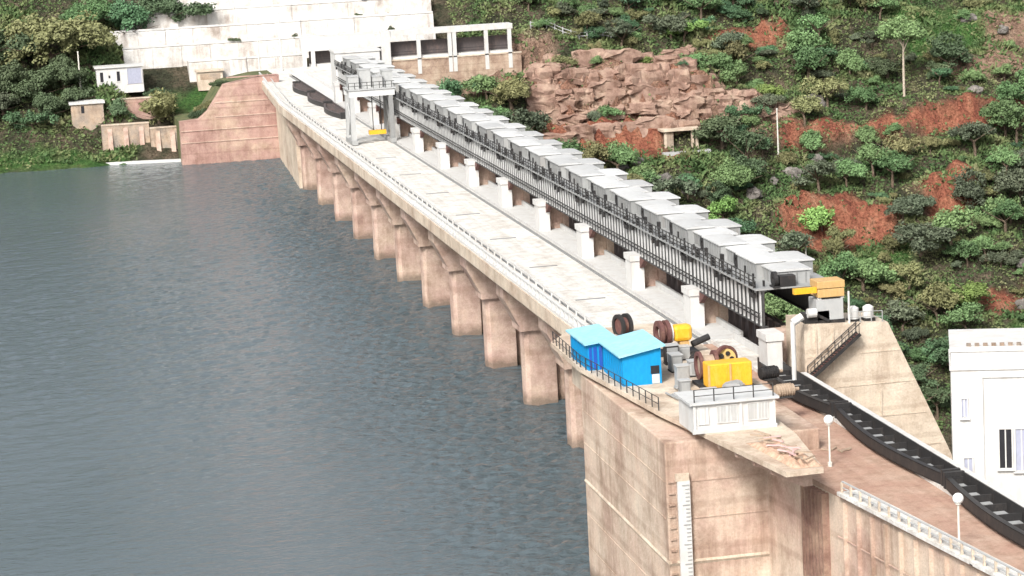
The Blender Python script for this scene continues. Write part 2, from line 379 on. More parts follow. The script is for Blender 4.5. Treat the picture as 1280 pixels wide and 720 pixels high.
# ------------------------------------------------------------------ the dam
S = 24.3
PY = [228.7 + S*k for k in range(13)]          # pier centre lines
dam = empty('dam', (60, 228, 0), 'long concrete dam with a row of spillway piers and a road along its top', 'dam')
def dpart(b, name, mt, label=None, bevel=0.0, parent=dam):
    o = b.build(name, mt, None, bevel=bevel)
    o.parent = parent; o.matrix_parent_inverse = Matrix.Translation(-dam.location) if parent is dam else Matrix.Identity(4)
    if label: o['label'] = label
    return o
# piers with stop-log slots and corbelled caps
def pier_mesh():
    b = MB()
    W = 1.75
    outline = [(59.3,-W),(62.5,-W),(62.5,-W+.9),(63.9,-W+.9),(63.9,-W),(74,-W),(74,W),(63.9,W),(63.9,W-.9),(62.5,W-.9),(62.5,W),(59.3,W),(58.85,1.2),(58.7,0),(58.85,-1.2)]
    b.prism(outline, -60, -2.2, 'z')
    return b.mesh('pier', M['pier'])
def cap_mesh():
    b = MB()
    for y0, y1 in ((-2.3, 2.3),):
        b.prism([(56.5,-1.56),(56.5,-3.8),(58.2,-7.2),(58.2,-7.8),(62.45,-7.8),(62.45,-1.56)], y0, y1, 'y')
    return b.mesh('pier_cap', M['pier'])
pm, cm = pier_mesh(), cap_mesh()
def place(name, me, y, parent=dam):
    o = bpy.data.objects.new(name, me); col.objects.link(o); o.parent = parent
    if parent is dam:
        o.location = (-dam.location.x, y - dam.location.y, 0)
    return o
for k, y in enumerate(PY):
    p_ = place('pier', pm, y)
    if k >= 1:
        c_ = bpy.data.objects.new('pier_cap', cm); col.objects.link(c_); c_.parent = p_
# lift joint bands on each pier
bm_ = MB(); bm_.box(58.93, 62.36, -1.82, 1.82, -12.1, -11.95)
jm = bm_.mesh('lift_joint', M['cream'])
# deck, per bay
ys = [243.0] + [y for y in PY[1:]] + [592.0]
for k in range(len(ys)-1):
    y0, y1 = ys[k] + .03, ys[k+1] - .03
    b = MB(); b.box(55.9, 66.0, y0, y1, -1.0, 0); dpart(b, 'deck_slab', M['deck'])
    b = MB(); b.prism([(55.1,.25),(55.1,-1.25),(55.35,-1.55),(56.6,-1.55),(56.6,-1.02),(55.88,-1.02),(55.88,.25)], y0, y1, 'y'); dpart(b, 'edge_beam', M['cream'])
    # parapet posts and rails
    npost = max(1, int((y1-y0)/2.02))
    b = MB(); b.box(55.25, 55.75, y0, y1, .252, .55); b.box(55.36, 55.64, y0, y1, 1.25, 1.42)
    for i in range(npost):
        yy = y0 + (i+.5)*(y1-y0)/npost
        b.box(55.32, 55.68, yy-.13, yy+.13, .551, 1.249)
    dpart(b, 'parapet', M['white'])
    b = MB(); b.box(55.89, 57.3, y0, y1, .004, .22); dpart(b, 'footway', M['deck'])
    b = MB(); b.box(57.15, 57.27, y0, y1, .85, .95)
    for i in range(npost//2):
        yy = y0 + (i+.5)*(y1-y0)/(npost//2); b.box(57.14, 57.28, yy-.07, yy+.07, .222, .849)
    dpart(b, 'inner_railing', M['white'])
    b = MB(); b.box(57.55, 57.75, y0, y1, .004, .12); dpart(b, 'crane_rail', M['midgrey'])
    b = MB(); b.box(65.35, 65.75, y0, y1, .004, .10); b.box(65.5, 65.6, y0, y1, .101, .22); dpart(b, 'crane_rail', M['midgrey'])
    # raised walkway and its low downstream wall
    b = MB(); b.box(66.02, 69.0, y0, y1, -1.2, .35); dpart(b, 'walkway', M['white'])
    b = MB(); b.box(69.02, 69.3, y0, y1, -1.2, .95)
    dpart(b, 'downstream_parapet', M['white'])
for k, y in enumerate(PY[1:]):
    b = MB(); b.box(59.4, 62.7, y-4.0-.22, y-4.0+.22, .004, .06); dpart(b, 'joint_cover', M['midgrey'])
# longitudinal construction joint in the deck
for k in range(1, len(PY)):
    pass
# white columns carrying the hoist bridge, with the pier heads behind them
cb = MB(); cb.box(66.1, 67.5, -1.35, 1.35, .352, 3.9); cb.box(65.95, 67.65, -1.5, 1.5, 3.5, 4.15)
colm = cb.mesh('column', M['white'])
hb = MB(); hb.box(69.32, 74, -1.75, 1.75, -2.2, 3.6); hb.box(67.55, 69.3, -1.2, 1.2, .352, 3.6)
hm = hb.mesh('pier_head', M['pier'])
for y in PY:
    place('column', colm, y - (1.2 if y > 230 else 3.2)); place('pier_head', hm, y)
# spillway body below the gates and solid end sections
b = MB(); b.prism([(66.6,-19),(70,-17.2),(75,-17.6),(82,-23),(95,-45),(112,-90),(66.6,-90)], 226, 528, 'y'); dpart(b, 'spillway_crest', M['pier'])
b = MB(); b.prism([(58.9,-40),(58.0,-1.6),(75,-1.6),(95,-40)], 522.5, 600, 'y'); dpart(b, 'end_section', M['cream'], 'smooth upstream wall of the dam at its far end')
b = MB(); b.box(66.02, 80, 523, 612, -1.5, .3); dpart(b, 'end_apron', M['deck'])
b = MB(); b.box(56, 66.0, 592.02, 616, -1.4, .02); dpart(b, 'approach_slab', M['deck'])

for o in list(dam.children):
    if o.type == 'MESH' and o.name.split('.')[0] in ('deck_slab', 'edge_beam', 'parapet', 'footway', 'inner_railing', 'crane_rail', 'end_section', 'approach_slab'):
        vmax = max(v.co.y for v in o.data.vertices)
        if vmax > 575:
            import bmesh
            bm = bmesh.new(); bm.from_mesh(o.data)
            lo_ = min(v.co.y for v in bm.verts)
            if lo_ < 560 and o.name.split('.')[0] != 'approach_slab':
                bmesh.ops.bisect_plane(bm, geom=bm.verts[:]+bm.edges[:]+bm.faces[:], plane_co=(0,545,0), plane_no=(0,1,0))
            for v in bm.verts:
                if v.co.x < 62: v.co.x += .0 if v.co.y < 525 else min(v.co.y-525, 62)*.052
            bm.to_mesh(o.data); bm.free()
# gates
gb = MB(); L2 = S - 3.6
gb.add([(x, s*L2/2, z) for s in (-1, 1) for x, z in ((70.9,-17.2),(69.9,-11),(69.7,-6),(69.9,-1),(70.5,3.2))],
       [(i, i+1, 6+i, 5+i) for i in range(4)])
for z in (2.8, .2, -3, -6, -9): gb.box(70.3, 70.8, -L2/2, L2/2, z, z+.35)
for i in range(9): gb.box(69.86, 70.4, -L2/2 + L2*(i+.5)/9 - .1, -L2/2 + L2*(i+.5)/9 + .1, -2, 3.1)
gm = gb.mesh('spillway_gate', M['gate'])
for k in range(12):
    o = link('spillway_gate', gm, None, (0, (PY[k]+PY[k+1])/2, 0))
    tag(o, 'dark steel spillway gate behind the white columns, %s bay from the near end' % ORD[k], 'gate', 'spillway gates under the hoist bridge')

# ------------------------------------------------------------------ hoist bridge
hbz0, hbz1 = 4.0, 7.25
bridge = empty('hoist_bridge', (67, 228, 4.2), 'long grey steel girder bridge on white columns carrying the gate hoists', 'bridge')
def bpart_mesh(name, me, y, parent=bridge):
    o = bpy.data.objects.new(name, me); col.objects.link(o); o.parent = parent
    o.location = (-67, y-228, -4.2) if parent is bridge else (0, 0, 0); return o
g = MB(); h2 = S/2 - .06
g.box(67.2, 67.34, -h2, h2, hbz0, hbz1); g.box(67.02, 67.6, -h2, h2, hbz0-.12, hbz0); g.box(67.02, 67.6, -h2, h2, hbz1, hbz1+.1)
g.box(73.4, 73.54, -h2, h2, hbz0, hbz1); g.box(73.15, 73.8, -h2, h2, hbz0-.12, hbz0)
girder_m = g.mesh('girder', M['girderweb'])
g = MB()
for i in range(18):
    y = -h2 + 2*h2*(i+.5)/18
    g.box(67.09, 67.198, y-.17, y+.17, hbz0+.002, hbz1-.002)
stiff_m = g.mesh('stiffener_row', M['roofgrey'])
g = MB(); g.box(66.5, 74.2, -h2, h2, hbz1+.102, hbz1+.25); bdeck_m = g.mesh('bridge_deck', M['grey'])
g = MB()
for i in range(17):
    y = -h2 + 2*h2*(i+.5)/17
    g.box(66.52, 66.62, y-.05, y+.05, hbz1+.252, hbz1+1.35)
for z in (.55, .9, 1.3): g.box(66.53, 66.61, -h2, h2, hbz1+z, hbz1+z+.06)
brail_m = g.mesh('railing', M['rail'])
g = MB(); g.prism([(0,hbz0-.15),(-2.1,hbz0-.15),(0,hbz0-1.3)], 67.0, 67.5, 'x'); haunch_m = g.mesh('haunch', M['rust'])
g = MB(); rg = random.Random(3)
for i in range(26):     # cable trays, boxes and brackets hung along the walkway
    y = rg.uniform(-h2+.4, h2-.8); w_ = rg.uniform(.2, .8); z_ = hbz1 + rg.uniform(-.9, .9)
    x_ = rg.uniform(66.62, 67.6) if z_ > hbz1+.25 else 66.7
    g.box(x_, x_+rg.uniform(.12,.3), y, y+w_, max(z_, hbz1+.26) if z_ > hbz1 else z_, (max(z_, hbz1+.26) if z_ > hbz1 else z_) + rg.uniform(.3, .8))
for z_ in (.75, 1.15): g.box(66.78, 66.88, -h2, h2, hbz0+z_, hbz0+z_+.1)
clut_m = g.mesh('cable_tray', M['dark'])
for k in range(12):
    y = (PY[k]+PY[k+1])/2
    gi = bpart_mesh('girder', girder_m, y); tag(bpart_mesh('stiffener_row', stiff_m, y, gi), kind='stuff')
    bpart_mesh('bridge_deck', bdeck_m, y); bpart_mesh('railing', brail_m, y); tag(bpart_mesh('cable_tray', clut_m, y), kind='stuff')
    bpart_mesh('haunch', haunch_m, PY[k+1]-2.6)

def hood_mesh(x0, x1, y0, y1, z0, z1, t=.16, e=.12):
    b = MB(); b.box(x0, x1, y0, y1, z0, z1-.002); return b
# hoist covers, two for each gate
hz = hbz1 + .25
b = MB(); b.box(68.2, 70.9, -.6, 5.4, hz, hz+1.6); body1 = b
bodyA = b.mesh('body', M['coverside'])
b = MB(); b.box(68.9, 72.2, -4.6, -.602, hz, hz+1.3); bodyB = b.mesh('body', M['coverside'])
b = MB(); b.box(70.902, 73.9, -.2, 4.8, hz, hz+1.4); bodyC = b.mesh('body', M['coverside'])
def roof(x0, x1, y0, y1, z):
    b = MB(); n = 8; pts = []
    for i in range(n+1):
        t = i/n; pts.append((x0-.15 + (x1-x0+.3)*t, z + .10*math.sin(math.pi*t)**.7))
    poly = pts + [(x1+.15, z-.12), (x0-.15, z-.12)]
    b.prism(poly, y0-.15, y1+.15, 'y'); return b.mesh('roof', M['roofgrey'])
rA = roof(68.2, 70.9, -.6, 5.4, hz+1.61); rB = roof(68.9, 72.2, -4.6, -.6, hz+1.31); rC = roof(70.9, 73.9, -.2, 4.8, hz+1.41)
b = MB()
for i in range(7): b.box(68.14, 68.198, -.7+i*.85, -.6+i*.85, hz, hz+1.5)
for i in range(4): b.box(68.84, 68.898, -4.2+i*.95, -4.1+i*.95, hz, hz+1.3)
for i in range(4): b.box(69.2+i*.85, 69.3+i*.85, -4.66, -4.602, hz, hz+1.3)
ribm = b.mesh('panel_ribs', M['midgrey'])
b = MB(); b.ring((68.5, -5.6, hz+.75), (1,0,0), .7, .25, .35, 18); b.box(68.2, 68.8, -6.3, -4.9, hz, hz+.15); b.box(68.9, 70.4, -6.0, -4.9, hz, hz+1.0)
motorm = b.mesh('brake_wheel', M['dark'])
HX = 0
n_h = 0
for k in range(12):
    for s in (0, 1):
        y = PY[k] + S*(.25 + .5*s)
        t_ = 'grey steel hoist cover with pale roofs on the hoist bridge, %s from the near end' % ORD[n_h]
        e = empty('hoist_cover', (0, y, 0), t_, 'hoist cover', 'hoist covers along the bridge')
        fl_ = 1 if (n_h*7) % 5 else -1
        e.rotation_euler.z = 0.0
        for nm, me in (('body', bodyA), ('body', bodyB), ('body', bodyC)):
            q = link(nm, me, e)
            if me is bodyA: link('roof', rA, q)
            if me is bodyB: link('roof', rB, q)
            if me is bodyC: link('roof', rC, q)
        tag(link('panel_ribs', ribm, e), kind='stuff'); link('brake_wheel', motorm, e)
        n_h += 1

# ------------------------------------------------------------------ near end of the dam
TY = 221.0
b = MB(); b.prism([(68.62,-60),(68.62,5.35),(76.4,4.95),(81.7,-6.8),(104,-60)], TY, TY+5.5, 'y')
tw = dpart(b, 'training_wall', M['wall'], 'cream concrete end wall with a sloping edge behind the parapet')
for z in (2.3, -.6, -3.6, -6.6, -9.6):
    b = MB(); b.box(68.8, 79.2 - (z+2)*.4, TY-.05, TY+.01, z, z+.10); o = b.build('lift_line', M['cream'], tw)
for x, z0, z1 in ((69.6,.5,4.9), (71.2,1,4.9), (75.5,-9,-1.2)):
    b = MB(); b.box(x, x+.14, TY-.12, TY+.01, z0, z1); b.build('pilaster', M['cream'], tw)
# near block, platform and near wall
b = MB(); b.box(49.3, 62, 196.5, 226.3, -60, 1.7); blk = dpart(b, 'upstream_block', M['block'], 'bulky cream concrete block standing in the water at the near end', bevel=.12)
for z in (-8.1,):
    b = MB(); b.prism([(49.18, z), (49.31, z-.25), (49.31, z+.2)], 196.4, 226.2, 'y'); b.build('ledge', M['cream'], blk)
    b = MB(); b.prism([(196.38, z), (196.51, z-.25), (196.51, z+.2)], 49.25, 58, 'x'); b.build('ledge', M['cream'], blk)
for z in (-1.6, -4.6, -11.2, -14.2):
    b = MB(); b.box(49.25, 49.31, 197, 226, z, z+.08); b.build('lift_line', M['block'], blk)
    b = MB(); b.box(50, 58, 196.44, 196.51, z, z+.08); b.build('lift_line', M['block'], blk)
for i in range(9):
    z = -9 + i*.93
    b = MB(); b.box(49.45, 49.9, 196.36, 196.52, z, z+.16); b.build('rung', M['block'], blk)
b = MB(); b.box(55.5, 62, 226.32, 243, -60, 1.7); b.box(51.5, 55.48, 226.32, 240, -2.0, 1.7); dpart(b, 'link_block', M['cream'])
slab_poly = [(49.15,238),(48.95,225),(50.9,204.5),(54.3,180.4),(57.2,180.6),(58.7,192),(59.2,206),(61.8,208),(61.8,243),(52,243)]
b = MB(); b.prism(slab_poly, 2.1, 2.5, 'z'); dpart(b, 'platform_slab', M['cream'])
for y_ in (193.4, 190.2, 187.0, 184.0):
    x_ = 54.3 - (y_-180.4)*.141 + .35
    b = MB(); b.prism([(x_,1.6),(x_,2.098),(57.3,2.098),(57.3,.4),(56.6,.4)], y_-.25, y_+.25, 'y'); dpart(b, 'slab_bracket', M['pier'])
# near crest wall
wx = lambda y: 58.2 + (190-max(y, 150))*.105
b = MB(); b.prism([(wx(196.45),196.45),(wx(150),150),(wx(60),60),(67.9,60),(67.9,196.45)], -60, -.4, 'z'); nw = dpart(b, 'crest_wall', M['block'], 'upstream face of the near dam section with ribbed joints')
for i in range(30):
    y = 188.4 - i*(.62 if i < 7 else 1.0) - (0 if i < 7 else (i-7)*1.35)
    if y < 110: break
    w_ = .16 if i < 7 else .10
    b = MB(); b.box(wx(y)-(.55 if i < 7 else .3), wx(y)+.05, y-w_, y+w_, -40, -.5)
    b.build('wall_rib', M['ribbrown'] if i < 7 else M['block'], nw)
for z in (-3.5, -6.6, -9.8):
    b = MB(); b.prism([(wx(183),183),(wx(150),150),(wx(150)-.08,150),(wx(183)-.08,183)], z, z+.1, 'z'); b.build('lift_line', M['pier'], nw)
b = MB(); b.prism([(wx(190),190),(wx(150),150),(wx(60),60),(66.1,60),(66.1,243),(61.85,243),(61.85,208.1),(59.3,206.1),(59.3,190)], -.398, 0.0, 'z'); dpart(b, 'near_road', M['road'])
b = MB(); b.prism([(wx(182)-.5,181.8),(wx(150)-.5,150),(wx(60)-.5,60),(wx(60)+1.3,60),(wx(150)+1.3,150),(wx(181)+1.3,181.8)], .004, .28, 'z'); dpart(b, 'crest_walkway', M['deck'])
for i in range(46):
    y = 181.5 - i*1.6
    b = MB(); b.box(wx(y)-.34, wx(y)-.18, y-.08, y+.08, .281, 1.05); dpart(b, 'guard_post', M['cream'])
b = MB(); b.prism([(wx(181)-.33,181.5),(wx(150)-.33,150),(wx(109)-.33,109),(wx(109)-.19,109),(wx(150)-.19,150),(wx(181)-.19,181.5)], 1.052, 1.14, 'z')
b.prism([(wx(181)-.30,181.5),(wx(150)-.30,150),(wx(109)-.30,109),(wx(109)-.22,109),(wx(150)-.22,150),(wx(181)-.22,181.5)], .62, .68, 'z'); dpart(b, 'guard_rail', M['lightgrey'])
# downstream walkway and parapet past the spillway
y0 = 60
b = MB(); b.box(66.12, 68.2, y0, 242.9, -1.2, .3); dpart(b, 'walkway', M['deck'])
nseg = 22
for i in range(nseg):
    ya, yb = y0 + (221-y0)*i/nseg + .04, y0 + (221-y0)*(i+1)/nseg - .04
    b = MB(); b.box(68.22, 68.55, ya, yb, -1.2, .95); b.box(68.12, 68.65, ya, yb, .952, 1.1); dpart(b, 'downstream_parapet', M['white'])
b = MB(); b.box(68.22, 68.5, 226.6, 242.9, -1.2, .95); dpart(b, 'downstream_parapet', M['white'])
b = MB(); b.prism([(67,-.4),(69,-.42),(110,-60),(67,-60)], 60, 220.9, 'y'); dpart(b, 'downstream_slope', M['wall'])
# gauge board on the near face
g_ = MB(); g_.box(50.1, 51.1, 196.05, 196.3, -60, -1.4)
gauge = g_.build('gauge_board', M['white']); tag(gauge, 'tall white water level gauge fixed to the near concrete block', 'gauge')
b = MB(); b.box(49.98, 51.07, 196.06, 196.32, -1.4, -.8); b.build('gauge_head', M['cream'], gauge)
for i in range(46):
    z = -1.8 - i*.32
    b = MB(); b.box(50.7 if i % 5 else 50.45, 51.03, 196.02, 196.048, z, z+.1); b.build('gauge_mark', M['grey'], gauge)

# ------------------------------------------------------------------ platform machinery
PZ = 2.5
def railing(name, pts, h, label, mt='rail', step=1.5, cat='railing'):
    e = empty(name, pts[0], label, cat)
    off = Vector(pts[0])
    for a, c in zip(pts[:-1], pts[1:]):
        a, c = Vector(a)-off, Vector(c)-off; n = max(1, int((c-a).length/step))
        for i in range(n+1):
            p = a.lerp(c, i/n); b = MB(); b.tube(p, p+Vector((0,0,h)), .05, 6); b.build('post', M[mt], e)
        b = MB()
        for z in (.5, 1.0): b.tube(a+Vector((0,0,h*z)), c+Vector((0,0,h*z)), .035, 5)
        b.build('handrail', M[mt], e)
    return e
railing('edge_railing', [(49.3,237.5,PZ),(49.1,225.2,PZ),(51.0,204.7,PZ)], 1.1, 'thin dark railing along the platform edge below the blue sheds', 'rail')
railing('roof_railing', [(51.5,195.2,4.98),(57.9,195.2,4.98)], 1.0, 'dark pipe railing on the roof edge of the white panelled house', 'rail', 1.6)

def shed(loc, w, d, h0, h1, label, wall, slots):
    e = empty('blue_shed', loc, label, 'shed')
    b = MB(); b.prism([(0,0),(w,0),(w,h1),(0,h0)], 0, d, 'y'); wl_ = b.build('wall', M[wall], e)
    t = math.atan2(h1-h0, w)
    b = MB(); o_ = .35
    b.prism([(-o_, h0-o_*math.tan(t)+.01),(w+o_, h1+o_*math.tan(t)+.01),(w+o_, h1+o_*math.tan(t)+.15),(-o_, h0-o_*math.tan(t)+.15)], -o_, d+o_, 'y')
    b.build('roof', M['blueroof'], e)
    for (x, wd, mt) in slots:
        b = MB(); b.box(x, x+wd, -.06, -.002, .1, h0-.25); b.build('panel', M[mt], wl_)
    for i in range(int(d/.8)):
        b = MB(); b.box(-.05, -.002, .3+i*.8, .5+i*.8, .05, h0-.05); b.build('sheet_rib', M[wall], wl_)
    return e, wl_
e, w_ = shed((50.6,215.2,PZ), 3.4, 7.2, 2.6, 3.2, 'taller bright blue sheet metal shed on the platform corner', 'blue', [])
b = MB(); b.box(2.45, 3.2, -.06, -.002, .9, 1.6); b.build('window', M['glass'], w_)
b = MB(); b.box(2.55, 3.2, -.07, -.002, .05, .85); b.build('panel', M['white'], w_)
shed((49.4,223.2,PZ), 2.4, 7.0, 2.35, 2.6, 'lower blue shed with an open striped end behind the taller shed', 'blue', [(.1,.25,'bluedark'),(.5,.3,'bluedark'),(1.0,.3,'bluedark'),(1.45,.3,'white'),(1.95,.3,'pink')])

# white panelled house
hs_ = empty('panelled_house', (51.35,195.0,PZ), 'low white flat roofed house with louvred panels beside the winches', 'house')
b = MB(); b.box(0, 6.65, .15, 4.5, 0, 2.3); hw = b.build('wall', M['white'], hs_)
b = MB(); b.box(-.3, 6.95, -.15, 4.8, 2.302, 2.48); b.build('roof', M['roofgrey'], hs_)
for i, x in enumerate((.45, 1.95, 2.8, 4.45, 5.3)):
    b = MB(); b.box(x, x+.72, .08, .148, .75, 2.05); p_ = b.build('panel', M['lightgrey'] if i else M['white'], hw)
    b = MB(); b.box(x-.06, x, .04, .15, .69, 2.11); b.box(x+.72, x+.78, .04, .15, .69, 2.11); b.box(x, x+.72, .04, .15, 2.05, 2.11); b.box(x, x+.72, .04, .15, .69, .75); b.build('frame', M['white'], p_)
    for j in range(2):
        b = MB(); b.box(x+.2+j*.26, x+.26+j*.26, .05, .079, .76, 2.04); b.build('bar', M['roofgrey'], p_)
for x in (0, 3.75, 6.45):
    b = MB(); b.box(x, x+.2, .02, .148, 0, 2.3); b.build('pilaster', M['white'], hw)
b = MB(); b.box(-.1, 6.75, -.02, .148, 0, .3); b.build('skirting', M['roofgrey'], hw)

def drum(b, c, ax, ro, ri, w):
    b.ring(c, ax, ro, ri, w, 28)
def winch(loc, label, mirror=1, small=False):
    e = empty('winch', loc, label, 'winch')
    if not small:
        b = MB(); b.box(-1.9, 1.9, 0, 1.9, .25, 2.35); o = b.build('gear_case', M['yellow'], e, bevel=.12)
        b = MB(); b.box(-1.95, -.3, -.05, -.002, .5, 2.1); b.build('cover_plate', M['yellow'], o)
        b = MB(); b.box(-1.98, -1.8, -.09, -.052, .3, 2.3); b.box(-.1, .06, -.09, -.004, .3, 2.3); b.build('rib', M['orange'], o)
        b = MB(); b.box(-2.2, 2.2, -.3, 4.4, 0, .248); b.build('bed_frame', M['dark'], e)
        for x in (-1.9, -.55):
            b = MB(); b.ring((x, 3.0, 1.75), (1,0,0), 1.2, .85, .28, 32); b.build('drum_flange', M['rust'], e)
        b = MB(); b.tube((-1.8,3.0,1.75), (-.6,3.0,1.75), .84, 28); b.build('rope_drum', M['scrap'], e)
        b = MB(); b.ring((.5,3.2,2.1), (.35,-1,0), 1.15, .9, .35, 32); w = b.build('drive_wheel', M['rust'], e)
        b = MB(); b.tube((.5,3.25,2.1), (.48,3.1,2.1), .89, 28); b.build('wheel_disc', M['ochre'], w)
        for a in range(5):
            b = MB(); c_ = Vector((.5+.5*math.cos(a*1.257), 3.02, 2.1+.5*math.sin(a*1.257))); b.tube(c_, c_+Vector((0,-.06,0)), .2, 12); b.build('hub_bolt', M['dark'], w)
    else:
        b = MB(); b.box(-.9, .9, 0, 1.3, .9, 2.4); b.build('gear_case', M['yellow'], e, bevel=.35)
        b = MB(); b.box(-.3, .55, .1, 1.1, 0, .9); b.build('pedestal', M['orange'], e)
        for x in (-2.0, -1.35):
            b = MB(); b.ring((x, .9, 1.7), (1,.1,0), 1.15, .65, .35, 32); b.build('drum_flange', M['rust'], e)
        b = MB(); b.tube((-1.9,.9,1.75), (-.9,.8,1.75), .74, 24); b.build('rope_drum', M['rust'], e)
        b = MB(); b.ring((-1.05, .82, 1.7), (1,.1,0), .95, .75, .14, 32); b.build('pale_rim', M['white'], e)
        b = MB(); b.box(-2.6, 1.4, -.2, 2.2, -.3, -.002); b.build('bed_frame', M['dark'], e)
        b = MB(); b.tube((.95,.6,.5), (2.6,.9,1.0), .3, 10); b.build('shaft', M['dark'], e)
    return e
winch((58.6,209.8,PZ), 'yellow winch with a wide gear case and a round drive wheel, beside the white house')
winch((59.0,226.5,PZ+.3), 'yellow winch with brown rope drums, farther along the platform', small=True)
d_ = empty('rope_drum', (55.9,238.5,PZ-.9), 'dark rope drum showing above the pale blue shed roof', 'rope drum')
b = MB(); b.ring((0,0,1.75), (1,.25,0), 1.15, .8, .3, 32); b.build('flange', M['dark'], d_)
b = MB(); b.ring((.8,.2,1.75), (1,.25,0), 1.15, .8, .3, 32); b.build('flange', M['dark'], d_)
b = MB(); b.tube((0,0,1.75), (.8,.2,1.75), .79, 28); b.build('barrel', M['rust'], d_)
b = MB(); b.box(-.3, 1.4, -.8, 1.0, .3, .95); b.build('cradle', M['grey'], d_)

def cabinet(loc, s, label, mt, name='control_cabinet', rz=0.0, cat='cabinet', extra=None):
    e = empty(name, loc, label, cat, rz=rz)
    b = MB(); b.box(0, s[0], 0, s[1], .12, s[2]); o = b.build('body', M[mt], e, bevel=.05)
    b = MB(); b.box(-.06, s[0]+.06, -.06, s[1]+.06, s[2]+.002, s[2]+.08); b.build('lid', M['lightgrey'], e)
    b = MB(); b.box(.1, s[0]-.1, -.04, -.002, .3, s[2]-.15); b.build('door', M['grey'], o)
    b = MB(); b.box(-.03, s[0]+.03, -.03, s[1]+.03, 0, .12); b.build('plinth', M['dark'], e)
    return e
cabinet((54.6,212.2,PZ), (1.1,1.0,1.9), 'tall grey control cabinet right of the bright blue shed', 'grey')
cabinet((56.9,216.5,PZ), (1.6,1.2,1.3), 'wide grey cabinet among the cables behind the control cabinet', 'lightgrey')
cabinet((56.3,222.5,PZ), (1.2,1.0,1.7), 'dark cabinet between the blue shed roof and the far winch', 'dark')
cabinet((53.6,203.4,PZ), (1.5,1.0,.9), 'low grey box at the platform edge left of the white house', 'grey')
cabinet((56.0,203.2,PZ), (1.4,1.2,1.1), 'squat pink-grey box behind the white house roof', 'pink')
for (x_, y_, w_, d_, h_, mt_, lab_) in ((53.9,208.6,.9,.8,1.4,'midgrey','narrow dark grey cabinet right of the bright blue shed corner'),(55.2,206.0,1.2,.9,1.0,'grey','low grey box in front of the tall control cabinet'),
        (57.0,205.2,1.0,.8,1.3,'lightgrey','pale grey cabinet behind the white house roof railing'),(55.9,219.0,1.0,1.4,1.5,'midgrey','dark grey cabinet behind the bright blue shed'),(58.0,224.0,.9,.9,1.2,'lightgrey','small pale cabinet left of the far winch'),
        (54.8,226.5,1.3,1.2,1.1,'grey','grey box at the back of the two blue sheds')):
    cabinet((x_,y_,PZ), (w_,d_,h_), lab_, mt_)
def motor(loc, label, rz=0.0, mt='dark'):
    e = empty('motor', loc, label, 'motor', rz=rz)
    b = MB(); b.tube((0,0,.6), (1.6,0,.6), .5, 16); o = b.build('casing', M[mt], e)
    for i in range(6):
        b = MB(); b.ring((.25+i*.22,0,.6), (1,0,0), .58, .49, .06, 16); b.build('fin', M[mt], o)
    b = MB(); b.box(.2, 1.4, -.45, .45, 0, .15); b.build('foot', M['rail'], e)
    b = MB(); b.tube((1.6,0,.6), (2.1,0,.6), .15, 10); b.build('shaft', M['scrap'], e)
    return e
motor((57.6,207.8,PZ), 'grey finned motor between the blue shed and yellow gear case', .5, 'grey')
motor((58.2,220.0,PZ), 'black motor lying behind the grey cabinets on the platform', 1.2)
motor((62.0,212.6,PZ), 'black motor standing right of the yellow gear case', .2)
motor((61.6,207.0,PZ-.4), 'rusty brown motor at the platform edge near the stop logs', .1, 'scrap')
b = MB()
for i in range(9):
    pts = [Vector((53.5+i*.5+random.uniform(-.5,.5), 206+random.uniform(0,8), PZ+.08+random.random()*.3)) for _ in range(2)]
    b.tube(pts[0], pts[1], .09, 6)
tag(b.build('pipe_scatter', M['grey']), 'loose grey pipes lying on the platform behind the white house', 'pipes')

# scrap heap and soil on the slab tip
sc_ = empty('scrap_heap', (56,184,PZ), 'heap of rusty scrap and soil on the tip of the slab', 'scrap heap')
b = MB(); nn = 9
vv = []; ff = []
for i in range(nn):
    for j in range(nn):
        u, v_ = i/(nn-1), j/(nn-1)
        x = -1.2 + 2.3*u; y = -3.0 + 9.5*v_
        edge = min(u, 1-u, v_, 1-v_)*2
        vv.append((x - .9*(v_-.3), y, .02 + min(.45, edge*1.2)*(.6+.6*random.random())))
for i in range(nn-1):
    for j in range(nn-1): ff.append((i*nn+j, (i+1)*nn+j, (i+1)*nn+j+1, i*nn+j+1))
b.add(vv, ff); b.build('soil', M['soil'], sc_)
for i in range(34):
    b = MB(); a = random.uniform(0, 3.14); py_ = random.uniform(-2.4,6); p = Vector((random.uniform(-.7,.5)-.9*((py_+3.0)/9.5-.3), py_, .5+random.random()*.3)); L_ = random.uniform(.3,.8)
    b.bar(p - Vector((math.cos(a)*L_, math.sin(a)*L_, 0)), p + Vector((math.cos(a)*L_, math.sin(a)*L_, random.uniform(-.15,.2))), .16, .10)
    b.build('scrap_piece', M['scrap'] if i % 3 else M['pink'], sc_)

